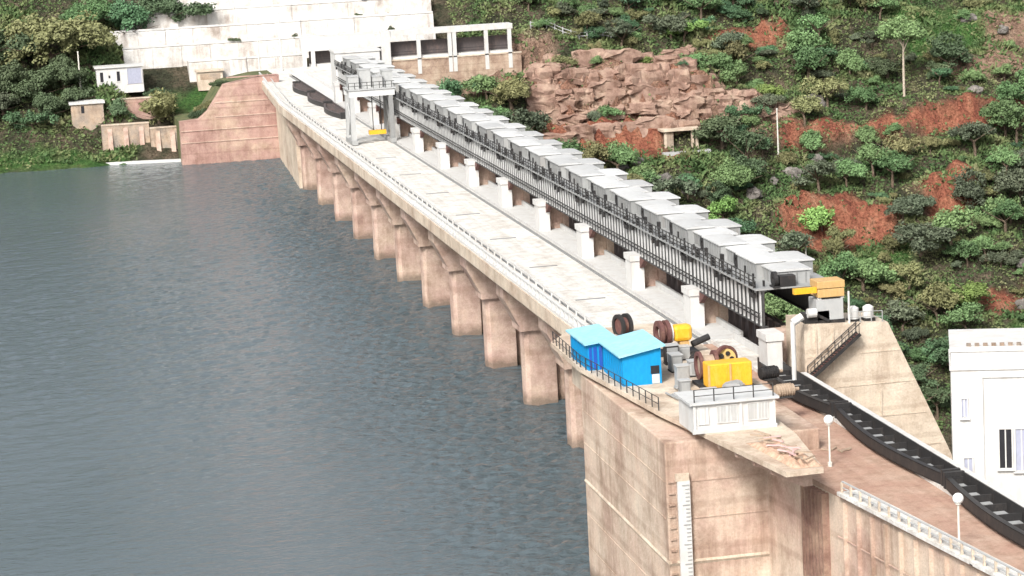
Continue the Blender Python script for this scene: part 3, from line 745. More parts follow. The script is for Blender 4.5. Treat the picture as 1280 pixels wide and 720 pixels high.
# stop-log units lying along the downstream side
def stoplog(name, y0, y1, x_back, depth, label, mt='dark', z0=.31, nweb=9, xoff=0.0):
    e = empty(name, (x_back, y0, z0), label, 'stop log', 'fish-bellied stop logs stored on the dam road')
    L_ = y1-y0; hh = .9
    def bow(t): return depth*(.55 + .45*math.sin(math.pi*(.03+.94*t)))
    n = 24
    b = MB(); b.box(-.12, 0, 0, L_, 0, hh+.25); b.build('skin_plate', M[mt], e)
    for z in (0.0, hh-.08):
        b = MB()
        top = [(-.12-.001, L_*i/n) for i in range(n+1)]; bot = [(-bow(i/n), L_*i/n) for i in range(n+1)]
        inn = [(-bow(i/n)+.42, L_*i/n) for i in range(n+1)]
        for i in range(n):
            b.add([(*bot[i], z), (*bot[i+1], z), (*inn[i+1], z), (*inn[i], z), (*bot[i], z+.08), (*bot[i+1], z+.08), (*inn[i+1], z+.08), (*inn[i], z+.08)],
                  [(0,3,2,1),(4,5,6,7),(0,1,5,4),(1,2,6,5),(2,3,7,6),(3,0,4,7)])
        b.build('bow_flange', M[mt], e)
    b = MB()
    for i in range(n):
        b.add([(*bot[i], 0), (*bot[i+1], 0), (*bot[i+1], hh), (*bot[i], hh)], [(0,1,2,3)])
    b.build('bow_web', M['dark'], e)
    for i in range(nweb+1):
        t = i/nweb; y = L_*t; y = min(max(y, .08), L_-.08)
        b = MB(); b.box(-bow(t)+.02, -.13, y-.07, y+.07, .08, hh-.1); b.build('cross_web', M[mt], e)
        if i < nweb:
            t2 = (i+.5)/nweb
            b = MB(); b.box(-bow(t2)*.84, -bow(t2)*.30, L_*t2-.25-.3*((i*7)%3)/2, L_*t2+.35, .5, .56); b.build('stiffener_plate', M['grey'], e)
    for ya_, yb_, t_ in ((-.35, -.002, 0), (L_+.002, L_+.35, 1)):
        b = MB(); b.box(-bow(t_)-.05, .02, ya_, yb_, -.02, hh+.3); b.build('end_block', M['dark'], e)
stoplog('stop_log', 206.4, 227.0, 67.6, 2.5, 'dark fish-bellied stop log beside the white house, next to the yellow winch')
stoplog('stop_log', 180.6, 205.2, 67.6, 2.3, 'dark fish-bellied stop log between the lamp post and the white tower')
stoplog('stop_log', 154.0, 179.4, 67.6, 2.5, 'dark fish-bellied stop log in front of the white tower, nearest the camera')
for i, (a, c) in enumerate(((487,511),(512.5,537),(538.5,563))):
    stoplog('stop_log', a, c, 64.6, 2.9, 'brown-black stop log on the far end of the deck, %s of three' % ('nearest','middle','farthest')[i], 'gate', .02)

# lamp posts with white globes
def globe_lamp(x, y, h, label):
    e = empty('globe_lamp', (x, y, .0), label, 'lamp post', 'white globe lamps along the near road')
    b = MB(); b.tube((0,0,0), (0,0,h), .09, 8, .07); b.build('pole', M['pole'], e)
    b = MB(); b.tube((0,0,0), (0,0,.35), .18, 8); b.build('base', M['pole'], e)
    import bmesh
    bm = bmesh.new(); bmesh.ops.create_uvsphere(bm, u_segments=16, v_segments=10, radius=.38)
    me = bpy.data.meshes.new('globe'); bm.to_mesh(me); bm.free(); me.materials.append(M['lamp'])
    for p in me.polygons: p.use_smooth = True
    link('globe', me, e, (0,0,h+.3))
    b = MB(); b.tube((0,0,h-.1), (0,0,h), .2, 8); b.build('collar', M['pole'], e)
globe_lamp(60.9, 190.6, 3.4, 'white globe lamp post beside the scrap heap and first stop log')
globe_lamp(61.3, 164.0, 3.4, 'white globe lamp post nearest the camera at the lower right')
b = MB(); b.tube((61.6,160.6,.005), (61.6,160.6,.06), .75, 20); mh = b.build('manhole_cover', M['grey']); tag(mh, 'round grey manhole cover on the pinkish road', 'manhole cover')
b = MB(); b.ring((61.6,160.6,.05), (0,0,1), .85, .74, .08, 20); b.build('frame_ring', M['dark'], mh)
b = MB()
for i in range(5):
    a = random.uniform(0,3.1); p = Vector((63.0+random.uniform(-.5,.5), 195+random.uniform(-.6,.6), .08)); b.bar(p, p+Vector((math.cos(a)*.8, math.sin(a)*.8, .05)), .14, .1)
tag(b.build('timber_scraps', M['scrap']), 'few dark scraps lying on the road beside the stop log', 'scraps')

# stairs up the training wall
st = empty('steel_stair', (68.75, TY-1.2, .6), 'dark steel stair climbing the cream end wall', 'stair')
n_ = 20; dx, dz = 4.7, 3.7
for s in (0.05, 1.0):
    b = MB(); b.bar((0, s, 0), (dx, s, dz), .08, .3); b.build('stringer', M['dark'], st)
for i in range(n_):
    b = MB(); b.box(dx*i/n_, dx*i/n_+.3, .1, .95, dz*i/n_+.02, dz*i/n_+.08); b.build('tread', M['rust'], st)
for s in (0.02, 1.02):
    b = MB(); b.tube((0,s,1.0), (dx,s,dz+1.0), .045, 6); b.build('handrail', M['dark'], st)
    for i in range(8):
        b = MB(); b.tube((dx*i/7.2, s, dz*i/7.2), (dx*i/7.2, s, dz*i/7.2+1.0), .035, 6); b.build('baluster', M['dark'], st)
# end of the hoist bridge: orange lifting frame over a grey cabin
lf = empty('lifting_frame', (70.0, TY+.6, 6.0), 'orange lifting frame over a grey cabin at the near end of the hoist bridge', 'lifting frame')
b = MB(); b.box(0, 2.5, 0, 2.2, -.5, 1.35); b.build('cabin', M['lightgrey'], lf)
b = MB(); b.box(-.1, 2.6, -.1, 2.3, -.85, -.502); b.build('cabin_base', M['dark'], lf)
b = MB(); b.box(.15, 2.6, -.15, 2.0, 1.55, 2.3); b.build('lower_beam', M['orange'], lf, bevel=.04)
b = MB(); b.box(.1, 2.65, -.2, 2.0, 2.36, 3.0); b.build('upper_beam', M['orange'], lf, bevel=.04)
b = MB(); b.box(-2.0, .1, 0, .5, 2.0, 2.5); b.build('side_beam', M['yellow'], lf)
for x in (.2, 2.3):
    b = MB(); b.box(x, x+.3, 0, .3, 1.352, 1.55); b.box(x, x+.3, .4, .8, 2.301, 2.36); b.build('strut', M['white'], lf)
b = MB(); b.tube((2.9,-.4,-1.0), (2.9,-.4,2.0), .1, 8); tag(b.build('pole', M['white'], lf))
mc = empty('walkway_machine', (68.8, TY+.3, 5.33), 'dark drive machine with a white hood on top of the end wall', 'machine')
b = MB(); b.box(0, 1.2, 0, 1.4, .05, .9); b.build('base_frame', M['dark'], mc)
b = MB(); b.tube((.2,-.2,1.0), (1.0,-.2,1.0), .42, 14); b.build('white_hood', M['white'], mc)
b = MB(); b.bar((.9,.2,.9), (2.3,.1,.1), .22, .25); b.build('dark_arm', M['dark'], mc)
b = MB(); b.box(1.3, 2.4, .3, 1.5, .05, 1.0); b.build('gear_box', M['grey'], mc)
for i, (x, lab) in enumerate(((73.6, 'small white tank on the end wall top, left one'), (75.0, 'small white tank on the end wall top, right one'))):
    e = empty('water_tank', (x, TY+1.2, 5.0), lab, 'tank')
    b = MB(); b.tube((0,0,.3), (0,0,1.25), .5, 14); b.build('drum', M['white'], e); b = MB(); b.tube((0,0,1.25), (0,0,1.45), .5, 14, .2); b.build('lid', M['white'], e)
    b = MB(); b.box(-.5,.5,-.5,.5,0,.3); b.build('stand', M['dark'], e)
railing('wall_railing', [(72.9,TY+.25,5.1),(76.0,TY+.25,4.97)], 1.0, 'thin grey railing on top of the cream end wall', 'grey', 1.0)
pipe = empty('standpipe', (67.3, TY-.9, .3), 'tall white standpipe in front of the end wall corner', 'pipe')
b = MB(); b.tube((0,0,0), (0,0,5.6), .22, 10); b.build('riser', M['white'], pipe); b = MB(); b.tube((0,0,5.5), (.9,0,6.0), .35, 10); b.build('hood', M['white'], pipe)
b = MB(); b.tube((0,0,0), (0,0,.2), .4, 10); b.build('flange', M['white'], pipe)

# ------------------------------------------------------------------ white tower at the right
tw_ = empty('white_tower', (69.0, 185.5, -3.4), 'tall white building with a recessed panel at the right edge', 'building', rz=R(-20))
b = MB(); b.box(0, 13, 0, 7, 0, 12.6); tb = b.build('wall', M['white'], tw_, bevel=.1)
b = MB(); b.box(-.1, 13.1, -.12, 7.1, 11.2, 11.45); b.box(-.06, 13.06, -.07, 7.06, 12.602, 13.0); b.build('cornice', M['white'], tw_)
for x0, x1, z0, z1 in ((2.1,2.35,0,11.0), (7.2,7.45,0,11.0)):
    b = MB(); b.box(x0, x1, -.16, -.002, z0, z1); b.build('pilaster', M['white'], tw_)
b = MB(); b.box(2.36, 7.19, -.12, -.002, 10.6, 10.9); b.build('lintel', M['white'], tw_)
def tower_window(x0, x1, z0, z1, glass='glass'):
    b = MB(); b.box(x0, x1, -.04, -.002, z0, z1); w = b.build('window', M[glass], tw_)
    b = MB(); b.box(x0-.1, x0, -.14, -.003, z0-.1, z1+.1); b.box(x1, x1+.1, -.14, -.003, z0-.1, z1+.1); b.box(x0, x1, -.14, -.003, z1, z1+.1); b.box(x0-.2, x1+.2, -.25, -.003, z0-.2, z0-.1)
    b.build('frame', M['white'], w)
    b = MB(); b.box((x0+x1)/2-.05, (x0+x1)/2+.05, -.08, -.041, z0, z1); b.build('mullion', M['white'], w)
tower_window(.75, 1.15, 7.6, 9.0, 'shutter'); tower_window(.85, 1.45, 2.6, 4.4, 'shutter'); tower_window(3.5, 4.4, 3.6, 6.6); tower_window(4.7, 5.6, 3.4, 6.6, 'shutter')
for i in range(12):
    b = MB(); x = 1.2+i*.62; b.box(x, x+.34, -.02, .3, 13.0, 13.22); b.build('parapet_stone', M['masonry'], tw_)

# ------------------------------------------------------------------ far end: gantry crane, white blocks, frame bridge
GYc = 446.0
gc = empty('gantry_crane', (59.0, 444.0, .12), 'pale grey gantry crane straddling the far end of the deck', 'gantry crane')
for x in (0.0, 6.6):
    for y in (-3.0, 3.0):
        b = MB(); b.prism([(x-.45,0),(x+.45,0),(x+.35,8.0),(x-.35,8.0)], y-.4, y+.4, 'y'); b.build('leg', M['lightgrey'] if x == 0 else M['midgrey'], gc)
    b = MB(); b.box(x-.5, x+.5, -4.2, 4.2, .0, .7); b.build('end_carriage', M['grey'], gc)
    b = MB(); b.bar((x,-2.7,1.2), (x,2.7,6.5), .25, .3); b.bar((x,2.7,1.2), (x,-2.7,6.5), .25, .3); b.build('cross_brace', M['lightgrey'], gc)
for y in (-3.0, 3.0):
    b = MB(); b.box(-.5, 7.3, y-.4, y+.4, 8.0, 9.1); b.build('main_girder', M['roofgrey'], gc)
b = MB(); b.box(-.6, 7.5, -3.6, 3.6, 9.102, 9.3); b.build('top_deck', M['lightgrey'], gc)
for x, w, h, y in ((-.3,1.8,2.0,-2), (1.8,1.9,3.0,-1), (3.9,1.6,1.8,-2.2), (5.7,1.7,2.6,-1.4), (1.3,1.5,1.4,1)):
    b = MB(); b.box(x, x+w, y, y+2.6, 9.302, 9.3+h); o = b.build('machine_housing', M['lightgrey'], gc)
    b = MB(); b.box(x-.1, x+w+.1, y-.1, y+2.7, 9.3+h+.002, 9.3+h+.15); b.build('housing_roof', M['lightgrey'], o)
b = MB()
for i in range(8): b.tube((-.5+i*1.05,-3.55,9.3), (-.5+i*1.05,-3.55,10.4), .06, 5)
for z in (9.85,10.4): b.tube((-.5,-3.55,z), (7.3,-3.55,z), .05, 5)
b.build('guard_railing', M['rail'], gc)
b = MB(); b.box(3.0, 5.9, -.6, .6, 1.2, 1.9); b.build('lifting_beam', M['yellow'], gc)
b = MB(); b.tube((3.8,0,1.9), (3.8,0,8.2), .08, 6); b.tube((5.2,0,1.9), (5.2,0,8.2), .08, 6); b.build('hoist_rope', M['dark'], gc)

wb = empty('white_block', (68.6, 534, .3), 'plain white block-like building behind the gantry crane', 'building')
b = MB(); b.box(0, 9.2, 0, 8, 0, 8.4); o = b.build('wall', M['white'], wb, bevel=.1)
b = MB(); b.box(-.2, 9.4, -.2, 8.2, 8.402, 8.8); b.build('roof', M['white'], wb)
b = MB(); b.box(1.2, 2.1, -.05, -.002, 2, 3.6); b.build('window', M['glass'], o)

fb = empty('frame_bridge', (70.7, 612, 0), 'long white concrete frame with columns above the rock face', 'frame structure')
b = MB(); b.box(0, 18.6, -1.5, 3, 3.9, 6.9); b.build('roof_beam', M['white'], fb)
b = MB(); b.box(20.8, 50.0, -1.5, 3, 6.2, 7.4); b.build('roof_beam', M['white'], fb)
b = MB(); b.box(2, 18.6, -.8, 2.6, .2, .8); b.build('floor_beam', M['white'], fb)
b = MB(); b.box(20.8, 50, -.8, 2.6, .6, 1.2); b.build('floor_beam', M['white'], fb)
b = MB(); b.box(2, 18.6, 1.6, 1.9, .81, 3.89); b.build('dark_backing', M['gate'], fb)  # dark sheets, here and next, paint in the shadow inside the frame
b = MB(); b.box(21, 49.6, 1.6, 1.9, 1.21, 4.6); b.build('dark_backing', M['gate'], fb)
for x, zb, zt_ in ((.6,-3,3.89), (2.6,-3,3.89), (8.2,-3,3.89), (12.8,-3,3.89), (16.9,-3,3.89), (27.5,-3,6.19), (34.9,-3,6.19), (36.0,-3,6.19), (43.6,-3,6.19), (49.2,-3,6.19)):
    b = MB(); b.box(x-.45, x+.45, -1.45, -.85, zb, zt_); b.build('column', M['white'], fb)
b = MB(); b.box(18.62, 20.78, -1.8, 1, -8, 7.6); b.build('thick_column', M['white'], fb)
b = MB(); b.box(17.6, 18.4, -1.5, -.5, -6, 3.89); b.build('column', M['dark'], fb)
for z_ in (1.7, 2.3):
    b = MB(); b.box(21, 49.5, -.95, -.82, z_, z_+.12); b.build('guard_rail', M['dark'], fb)
    b = MB(); b.box(2.4, 18.4, -.95, -.82, z_-.4, z_-.28); b.build('guard_rail', M['dark'], fb)

# whitewashed terraces stepping up the slope
ter_lab = ['lowest', 'second', 'third', 'fourth', 'fifth', 'sixth', 'topmost']
for i in range(7):
    z0, yv = -1.0 + 3.6*i, 617.5 + 5.8*i
    xl = (44, 31, 28, 31, 42, 48, 52)[i] + random.uniform(-1,1); xr = 104 + i*.6
    if i == 0: xl, xr = 45, 72
    e = empty('terrace', ((xl+xr)/2, yv, z0), 'whitewashed terrace wall on the far bank, %s of the tiers' % ter_lab[i], 'terrace', 'whitewashed terraces')
    hw_ = (xr-xl)/2
    seg = int((xr-xl)/7)+1
    for s in range(seg):
        xa, xb = -hw_ + 2*hw_*s/seg + .02, -hw_ + 2*hw_*(s+1)/seg - .02
        j = random.uniform(-.25,.25)
        b = MB(); b.prism([(0+j,-4),(.7+j,3.3),(1.0+j,3.6),(7.5,3.75),(7.5,-4)], xa, xb, 'x'); b.build('wall_panel', M['terrace'], e)
        b = MB(); b.box(xa, xb, .75+j, 1.25+j, 3.62, 4.0 + random.uniform(0,.12)); b.build('coping', M['white'], e)

# ------------------------------------------------------------------ left bank: retaining walls, cabin, huts
aw = empty('abutment_wall', (52.1, 578.5, -15.7), 'tall red-brown retaining wall where the dam meets the far bank', 'retaining wall')
b = MB(); b.prism([(62.5-53,-30),(62.5-53,17.3),(58-53,17.2),(50.3-53,15.9),(46.5-53,10.4),(44.4-53,8.7),(40.2-53,8.4),(40.0-53,-30)], 0, 3, 'y'); b.build('wall', M['redrock'], aw)
b = MB(); b.prism([(62.4-53,-30),(62.4-53,16.6),(58-53,16.5),(50.6-53,15.2),(46.8-53,9.8),(44.6-53,8.1),(40.4-53,7.8),(40.2-53,-30)], 3.01, 24, 'y'); b.build('backfill', M['backfill'], aw)
for z in (3.6, 6.2, 8.9, 12):
    b = MB(); b.box(40.3-53 if z < 8 else 48-53, 61.5-53, -.12, -.002, z, z+.22); b.build('course', M['pier'], aw)
b = MB(); b.box(51-53, 62-53, -.15, 1.0, 17.31, 17.5); b.build('coping', M['redrock'], aw)
def ret_wall(name, x0, x1, y, z0, z1, label, mt='masonry', but=3):
    e = empty(name, ((x0+x1)/2, y, z0), label, 'retaining wall'); hw_ = (x1-x0)/2
    b = MB(); b.prism([(0,-8),(.5,z1-z0),(5,z1-z0),(5,-8)], -hw_, hw_, 'x'); b.build('wall', M[mt], e)
    b = MB(); b.box(-hw_-.1, hw_+.1, .35, 1.0, z1-z0+.002, z1-z0+.3); b.build('coping', M['cream'], e)
    for i in range(but):
        x = -hw_ + 2*hw_*(i+.5)/but
        b = MB(); b.prism([(-.9,-8),(-.9,0),(.45,(z1-z0)*.92),(.6,-8)], x-.5, x+.5, 'x'); b.build('buttress', M['pier'], e)
    return e
ret_wall('retaining_wall', 23, 33.5, 594.5, WZ, -8.6, 'stained masonry wall with brown buttresses below the white cabin')
ret_wall('retaining_wall', 33.6, 40.2, 593.2, WZ, -9.8, 'grey and brown masonry wall between the bushes and the red wall', but=2)
ret_wall('retaining_wall', 25, 36, 606.5, -9, -4.0, 'pinkish stone terrace wall just below the white cabin', 'redrock', but=0)
b = MB(); b.prism([(22,590.2),(39.5,586.0),(39.5,587.2),(22,591.6)], WZ-1, WZ+.55, 'z'); tag(b.build('shore_ledge', M['white']), 'narrow white concrete ledge along the water line', 'ledge')
ret_wall('retaining_wall', 91.5, 122.5, 610.2, -8.5, .35, 'long brown stone wall under the white concrete frame', 'stone', but=0)
cb_ = empty('white_cabin', (23.4, 612, -.9), 'small white cabin with a blue-grey shutter above the shore', 'cabin')
b = MB(); b.box(0, 10.6, 0, 6, -2, 3.9); o = b.build('wall', M['white'], cb_)
b = MB(); b.box(-.4, 11, -.4, 6.4, 3.902, 4.2); b.build('roof', M['white'], cb_)
b = MB(); b.box(7.0, 10.2, -.12, -.002, 0, 3.5); s_ = b.build('shutter', M['shutter'], o)
b = MB(); b.box(6.8, 7.0, -.2, -.003, 0, 3.7); b.box(10.2, 10.4, -.2, -.003, 0, 3.7); b.box(6.8, 10.4, -.2, -.003, 3.7, 3.85); b.build('shutter_frame', M['white'], s_)
for x in (.8, 4.6):
    b = MB(); b.box(x, x+.7, -.06, -.002, .8, 3.0); w = b.build('window', M['glass'], o)
    b = MB(); b.box(x-.12, x+.82, -.16, -.003, .65, .8); b.build('sill', M['white'], w)
b = MB(); b.box(2.7, 3.1, -.06, -.002, 1.6, 2.2); b.build('vent', M['glass'], o)
ht = empty('low_hut', (16.8, 602, -7.0), 'low flat-roofed grey hut at the tree line above the shore', 'hut')
b = MB(); b.box(0, 7.2, 0, 5, -3, 3.0); o = b.build('wall', M['masonry'], ht)
b = MB(); b.box(-.4, 7.6, -.4, 5.4, 3.002, 3.5); b.build('roof', M['white'], ht)
b = MB(); b.box(2.2, 2.9, -.06, -.002, 1.0, 2.6); b.build('window', M['glass'], o)
bh = empty('beige_hut', (46.6, 614.2, -1.8), 'small beige hut beside the bright green grass', 'hut')
b = MB(); b.box(0, 5.8, 0, 3.5, -2, 2.3); b.build('wall', M['cream'], bh)
b = MB(); b.box(-.3, 6.1, -.4, 3.9, 2.302, 2.7); b.build('roof', M['cream'], bh)
b = MB(); b.box(.6, 5.2, -.06, -.002, .5, 1.8); b.build('opening', M['masonry'], bh)
# pavilion on the hillside
pz = ground_z(153, 584)
pv = empty('pavilion', (149.3, 583, pz-.5), 'small open concrete pavilion with a dark inside on the hillside', 'pavilion')
b = MB(); b.box(-.6, 8.6, -.6, 5.2, 4.6, 5.1); b.build('roof', M['cream'], pv)
b = MB(); b.box(.1, 7.9, 3.6, 4.2, -3, 4.58); b.build('dark_backing', M['rust'], pv)
for x in (0, 6.4, 7.4):
    b = MB(); b.box(x, x+.6, 0, .6, -3, 4.58); b.build('pillar', M['cream'], pv)
b = MB(); b.box(-.8, 10.5, -1.5, 4.6, -4, .0); b.build('floor_slab', M['lightgrey'], pv)
b = MB(); b.box(.61, 2.2, .1, .4, 0, 4.5); b.build('side_panel', M['masonry'], pv)

def slim_pole(x, y, h, label, mt='pole', head=None, z=None):
    z = ground_z(x, y)-.5 if z is None else z
    e = empty('lamp_pole', (x, y, z), label, 'pole')
    b = MB(); b.tube((0,0,0), (0,0,h), .22, 8, .14); b.build('shaft', M[mt], e)
    b = MB(); b.tube((0,0,0), (0,0,.6), .35, 8); b.build('base', M['lightgrey'], e)
    if head == 'arm':
        b = MB(); b.tube((0,0,h-.1), (-1.2,-.3,h+1.2), .12, 6); b.tube((-1.2,-.3,h+1.2), (-2.6,-.6,h+1.4), .12, 6); b.build('arm', M[mt], e)
        b = MB(); b.box(-3.4,-2.3,-.85,-.45,h+1.25,h+1.5); b.build('lamp_head', M['white'], e)
    else:
        b = MB(); b.tube((0,0,h), (0,0,h+.25), .2, 8); b.build('cap', M[mt], e)
slim_pole(174.6, 577.5, 13.0, 'slender white pole standing on the hillside above the hoist covers')
slim_pole(170.2, 545.0, 5.6, 'curved street lamp on the slope behind the orange lifting frame', 'pole', 'arm')
slim_pole(60.2, 606, 8.5, 'white pole at the far end of the dam road, left of the pair', 'white', None, -.3)
slim_pole(65.6, 608, 13.5, 'taller white pole at the far end of the dam road, right of the pair', 'white', None, -.3)
slim_pole(19.6, 612, 9.5, 'pale thin pole left of the white cabin', 'pole')
# fence on the rock top right of the frame bridge
fn = empty('hill_fence', (126.5, 620, ground_z(127,620)), 'grey post fence running right from the white frame structure', 'fence')
for i in range(11):
    x = 127 + i*1.9; y = 620 - i*.25
    b = MB(); z = ground_z(x, y)-ground_z(127,620); b.box(x-126.5-.12, x-126.5+.12, y-620-.12, y-620+.12, z-.4, z+1.8); b.build('post', M['lightgrey'], fn)
    if i < 10:
        x2, y2 = x+1.9, y-.25; z2 = ground_z(x2,y2)-ground_z(127,620)
        b = MB()
        for h_ in (.7, 1.5): b.bar((x-126.5,y-620,z+h_), (x2-126.5,y2-620,z2+h_), .12, .16)
        b.build('rail', M['lightgrey'], fn)

# ------------------------------------------------------------------ boulders
def boulder_mesh(seed):
    import bmesh
    bm = bmesh.new(); bmesh.ops.create_icosphere(bm, subdivisions=3, radius=1.0)
    for v in bm.verts:
        d = v.co.normalized(); k = 1 + .5*mnoise.noise(d*1.3 + Vector((seed,0,0))) + .18*mnoise.noise(d*3.5 + Vector((0,seed,0)))
        v.co = d*k
    me = bpy.data.meshes.new('boulder'); bm.to_mesh(me); bm.free(); me.materials.append(M['rock']); return me
def slab_mesh(seed):
    import bmesh
    bm = bmesh.new(); bmesh.ops.create_cube(bm, size=2.0); bmesh.ops.subdivide_edges(bm, edges=bm.edges[:], cuts=4, use_grid_fill=True)
    for v in bm.verts:
        v.co += Vector((mnoise.noise(v.co*1.1 + Vector((seed,0,0))), mnoise.noise(v.co*1.1 + Vector((0,seed,5))), mnoise.noise(v.co*1.1 + Vector((9,0,seed)))))*.5 + v.co.normalized()*.28*mnoise.noise(v.co*3.1 + Vector((seed,seed,0)))
    me = bpy.data.meshes.new('rock_slab'); bm.to_mesh(me); bm.free(); me.materials.append(M['cliffrock']); return me
OC = [slab_mesh(3.3*i+.7) for i in range(5)]
oc_r = random.Random(8)
def rock_face(label, x0, x1, zs, wmin, wmax):
    e = empty('rock_face', ((x0+x1)/2, 596, zs[0]), label, 'rock face'); off = e.location
    for zr in zs:
        x = x0 + oc_r.uniform(-1, 1)
        while x < x1:
            w = oc_r.uniform(wmin, wmax); z = zr + oc_r.uniform(-1.1, 1.1); xc = x + w/2
            y = 575.0
            while y < 612 and ground_z(xc, y) < z: y += .4
            o = link('rock_slab', OC[oc_r.randrange(5)], e, (xc-off.x, y+.9-off.y+oc_r.uniform(-.4,.4), z-off.z), oc_r.uniform(-.25,.25), (w*.60, oc_r.uniform(1.2,2.2), oc_r.uniform(1.1, 2.3)))
            o.rotation_euler.x = oc_r.uniform(-.12, .05)
            x += w*.92
rock_face('broad pinkish-tan cut rock face behind the middle of the hoist row', 122, 164, (-17, -14.2, -11.4, -8.6, -5.8, -3.6), 2.2, 7.5)
rock_face('low tan rock cut running right from the pinkish cliff', 164, 181, (-18, -15.6, -13.4), 2.0, 5.0)
BM = [boulder_mesh(i*5.3) for i in range(4)]
BOULD = [(189.5,595.5,3.2,'big pale grey boulder on the slope left of the tall pale-trunked tree'),(184,578,2.4,'grey boulder right of the slender white pole'),(176.5,572,2.6,'dark boulder below the slender white pole'),
         (146,572,2.6,'dark boulder under the pavilion'),(141,577,2.0,'smaller dark boulder left of the pavilion'),(151,569,2.2,'grey boulder at the foot of the rocks below the pavilion'),(165,566,2.6,'grey boulder between the two bright green trees'),
         (236,616,2.2,'pale boulder in the dry grass at the upper right'),(243,612,1.8,'small boulder in the dry grass at the upper right'),(214,530,2.4,'grey boulder low on the slope at the right'),(218,540,2.0,'grey boulder in the thicket at the right edge'),
         (228,592,2.2,'grey boulder on the orange track'),(137,575,1.6,'small grey rock above the hoist covers'),(171,570,1.8,'grey rock beside the bright green tree')]
for i, (x, y, s, lab) in enumerate(BOULD):
    o = link('boulder', BM[i % 4], None, (x, y, ground_z(x, y)), i*1.3, (s*.95, s*.7, s*.62)); tag(o, lab, 'boulder', 'boulders on the hillside')

# ------------------------------------------------------------------ trees and shrubs
def crown_mesh(seed, n_clump, leaves, rad, lsize, flat=.8, mname='mid', shell=.55):
    r = np.random.default_rng(seed)
    nl = int(r.integers(4, 7)); lc = r.normal(size=(nl, 3))*np.array([.42, .42, .22]); lr = r.uniform(.36, .62, nl); lc[0] = 0; lr[0] = .62
    li = r.integers(0, nl, n_clump)
    d = r.normal(size=(n_clump, 3)); d /= np.linalg.norm(d, axis=1)[:, None]
    d[:, 2] = np.abs(d[:, 2])*1.0 - .4*r.random(n_clump)
    t = shell + (1-shell)*r.random(n_clump)
    C = (lc[li] + d*(t*lr[li])[:, None])*np.array([1, 1, flat])*rad
    cr_ = rad*(.15+.17*r.random(n_clump))*(1 if n_clump < 100 else .7)
    P = np.repeat(C, leaves, 0); S_ = np.repeat(cr_, leaves)
    g = r.normal(size=(n_clump*leaves, 3)); g /= np.linalg.norm(g, axis=1)[:, None]
    g[:, 2] = g[:, 2]*.8 + .15
    P = P + g*(S_*(.6+.45*r.random(len(S_))))[:, None]
    nrm = g + r.normal(size=g.shape)*.55 + np.array([0, 0, .35]); nrm /= np.linalg.norm(nrm, axis=1)[:, None]
    a = np.cross(nrm, r.normal(size=g.shape)); a /= np.linalg.norm(a, axis=1)[:, None]; b = np.cross(nrm, a)
    ls = (lsize*(.6+.8*r.random(len(S_))))[:, None]
    V = np.stack([P + a*ls, P + b*ls*.6 , P - a*ls, P - b*ls*.6], 1).reshape(-1, 3)
    V[:, 2] += rad*flat*.35
    F = np.arange(len(V)).reshape(-1, 4)
    me = bpy.data.meshes.new('crown'); me.from_pydata(V.tolist(), [], F.tolist()); me.materials.append(LEAF[mname]); return me
def trunk_mesh(h, r0, seed, mt='trunk', limbs=5, spread=1.0):
    r = random.Random(seed); b = MB()
    pts = [Vector((0,0,-.8)), Vector((r.uniform(-.1,.1)*h, r.uniform(-.1,.1)*h, h*.5)), Vector((r.uniform(-.12,.12)*h, r.uniform(-.12,.12)*h, h))]
    b.tube(pts[0], pts[1], r0, 7, r0*.75); b.tube(pts[1], pts[2], r0*.75, 7, r0*.5)
    for i in range(limbs):
        a = i*2*math.pi/limbs + r.random(); q = pts[2] + Vector((math.cos(a)*spread, math.sin(a)*spread, spread*.7))
        b.tube(pts[1].lerp(pts[2], .5+.5*r.random()), q, r0*.4, 5, r0*.15)
    return b.mesh('trunk', M[mt])
# prototypes have unit crown radius and are scaled per tree
PROT = {}; BIG = {}
for mname in LEAF:
    q = len(mname)
    PROT[mname] = [crown_mesh(101+q*7+k*37, 70, 52, 1.0, .056, fl_, mname) for k, fl_ in enumerate((.8, .95, .65, 1.05, .75))]
for mname in ('olive', 'dark', 'deep', 'mid', 'grey', 'lime'):
    BIG[mname] = [crown_mesh(401+len(mname)*7, 170, 62, 1.0, .036, .85, mname, .4)]
TR = [trunk_mesh(1.0, .09, 5), trunk_mesh(1.0, .08, 9)]
TRP = trunk_mesh(1.0, .05, 12, 'palebark', 5, .3)
def tree(x, y, rad, kind, label, var=0, th=None, name='tree', cat='tree', group=None, z=None, pale=False):
    z = ground_z(x, y) if z is None else z
    th = rad*.55 if th is None else th
    e = empty(name, (x, y, z), label, cat, group, rz=random.uniform(0, 6.28))
    t = link('trunk', TRP if pale else TR[var % 2], e, (0,0,-.3)); 
    k = max(th+.4, .6); t.scale = (max(rad*1.0, .8), max(rad*1.0, .8), k)
    c = link('crown', BIG[kind][0] if rad > 5.9 else PROT[kind][var % 5], e, (0, 0, th)); s = rad*random.uniform(.93, 1.07)
    c.scale = (s*random.uniform(.9, 1.25), s*random.uniform(.8, 1.15), s*random.uniform(.8, 1.1))
    return e
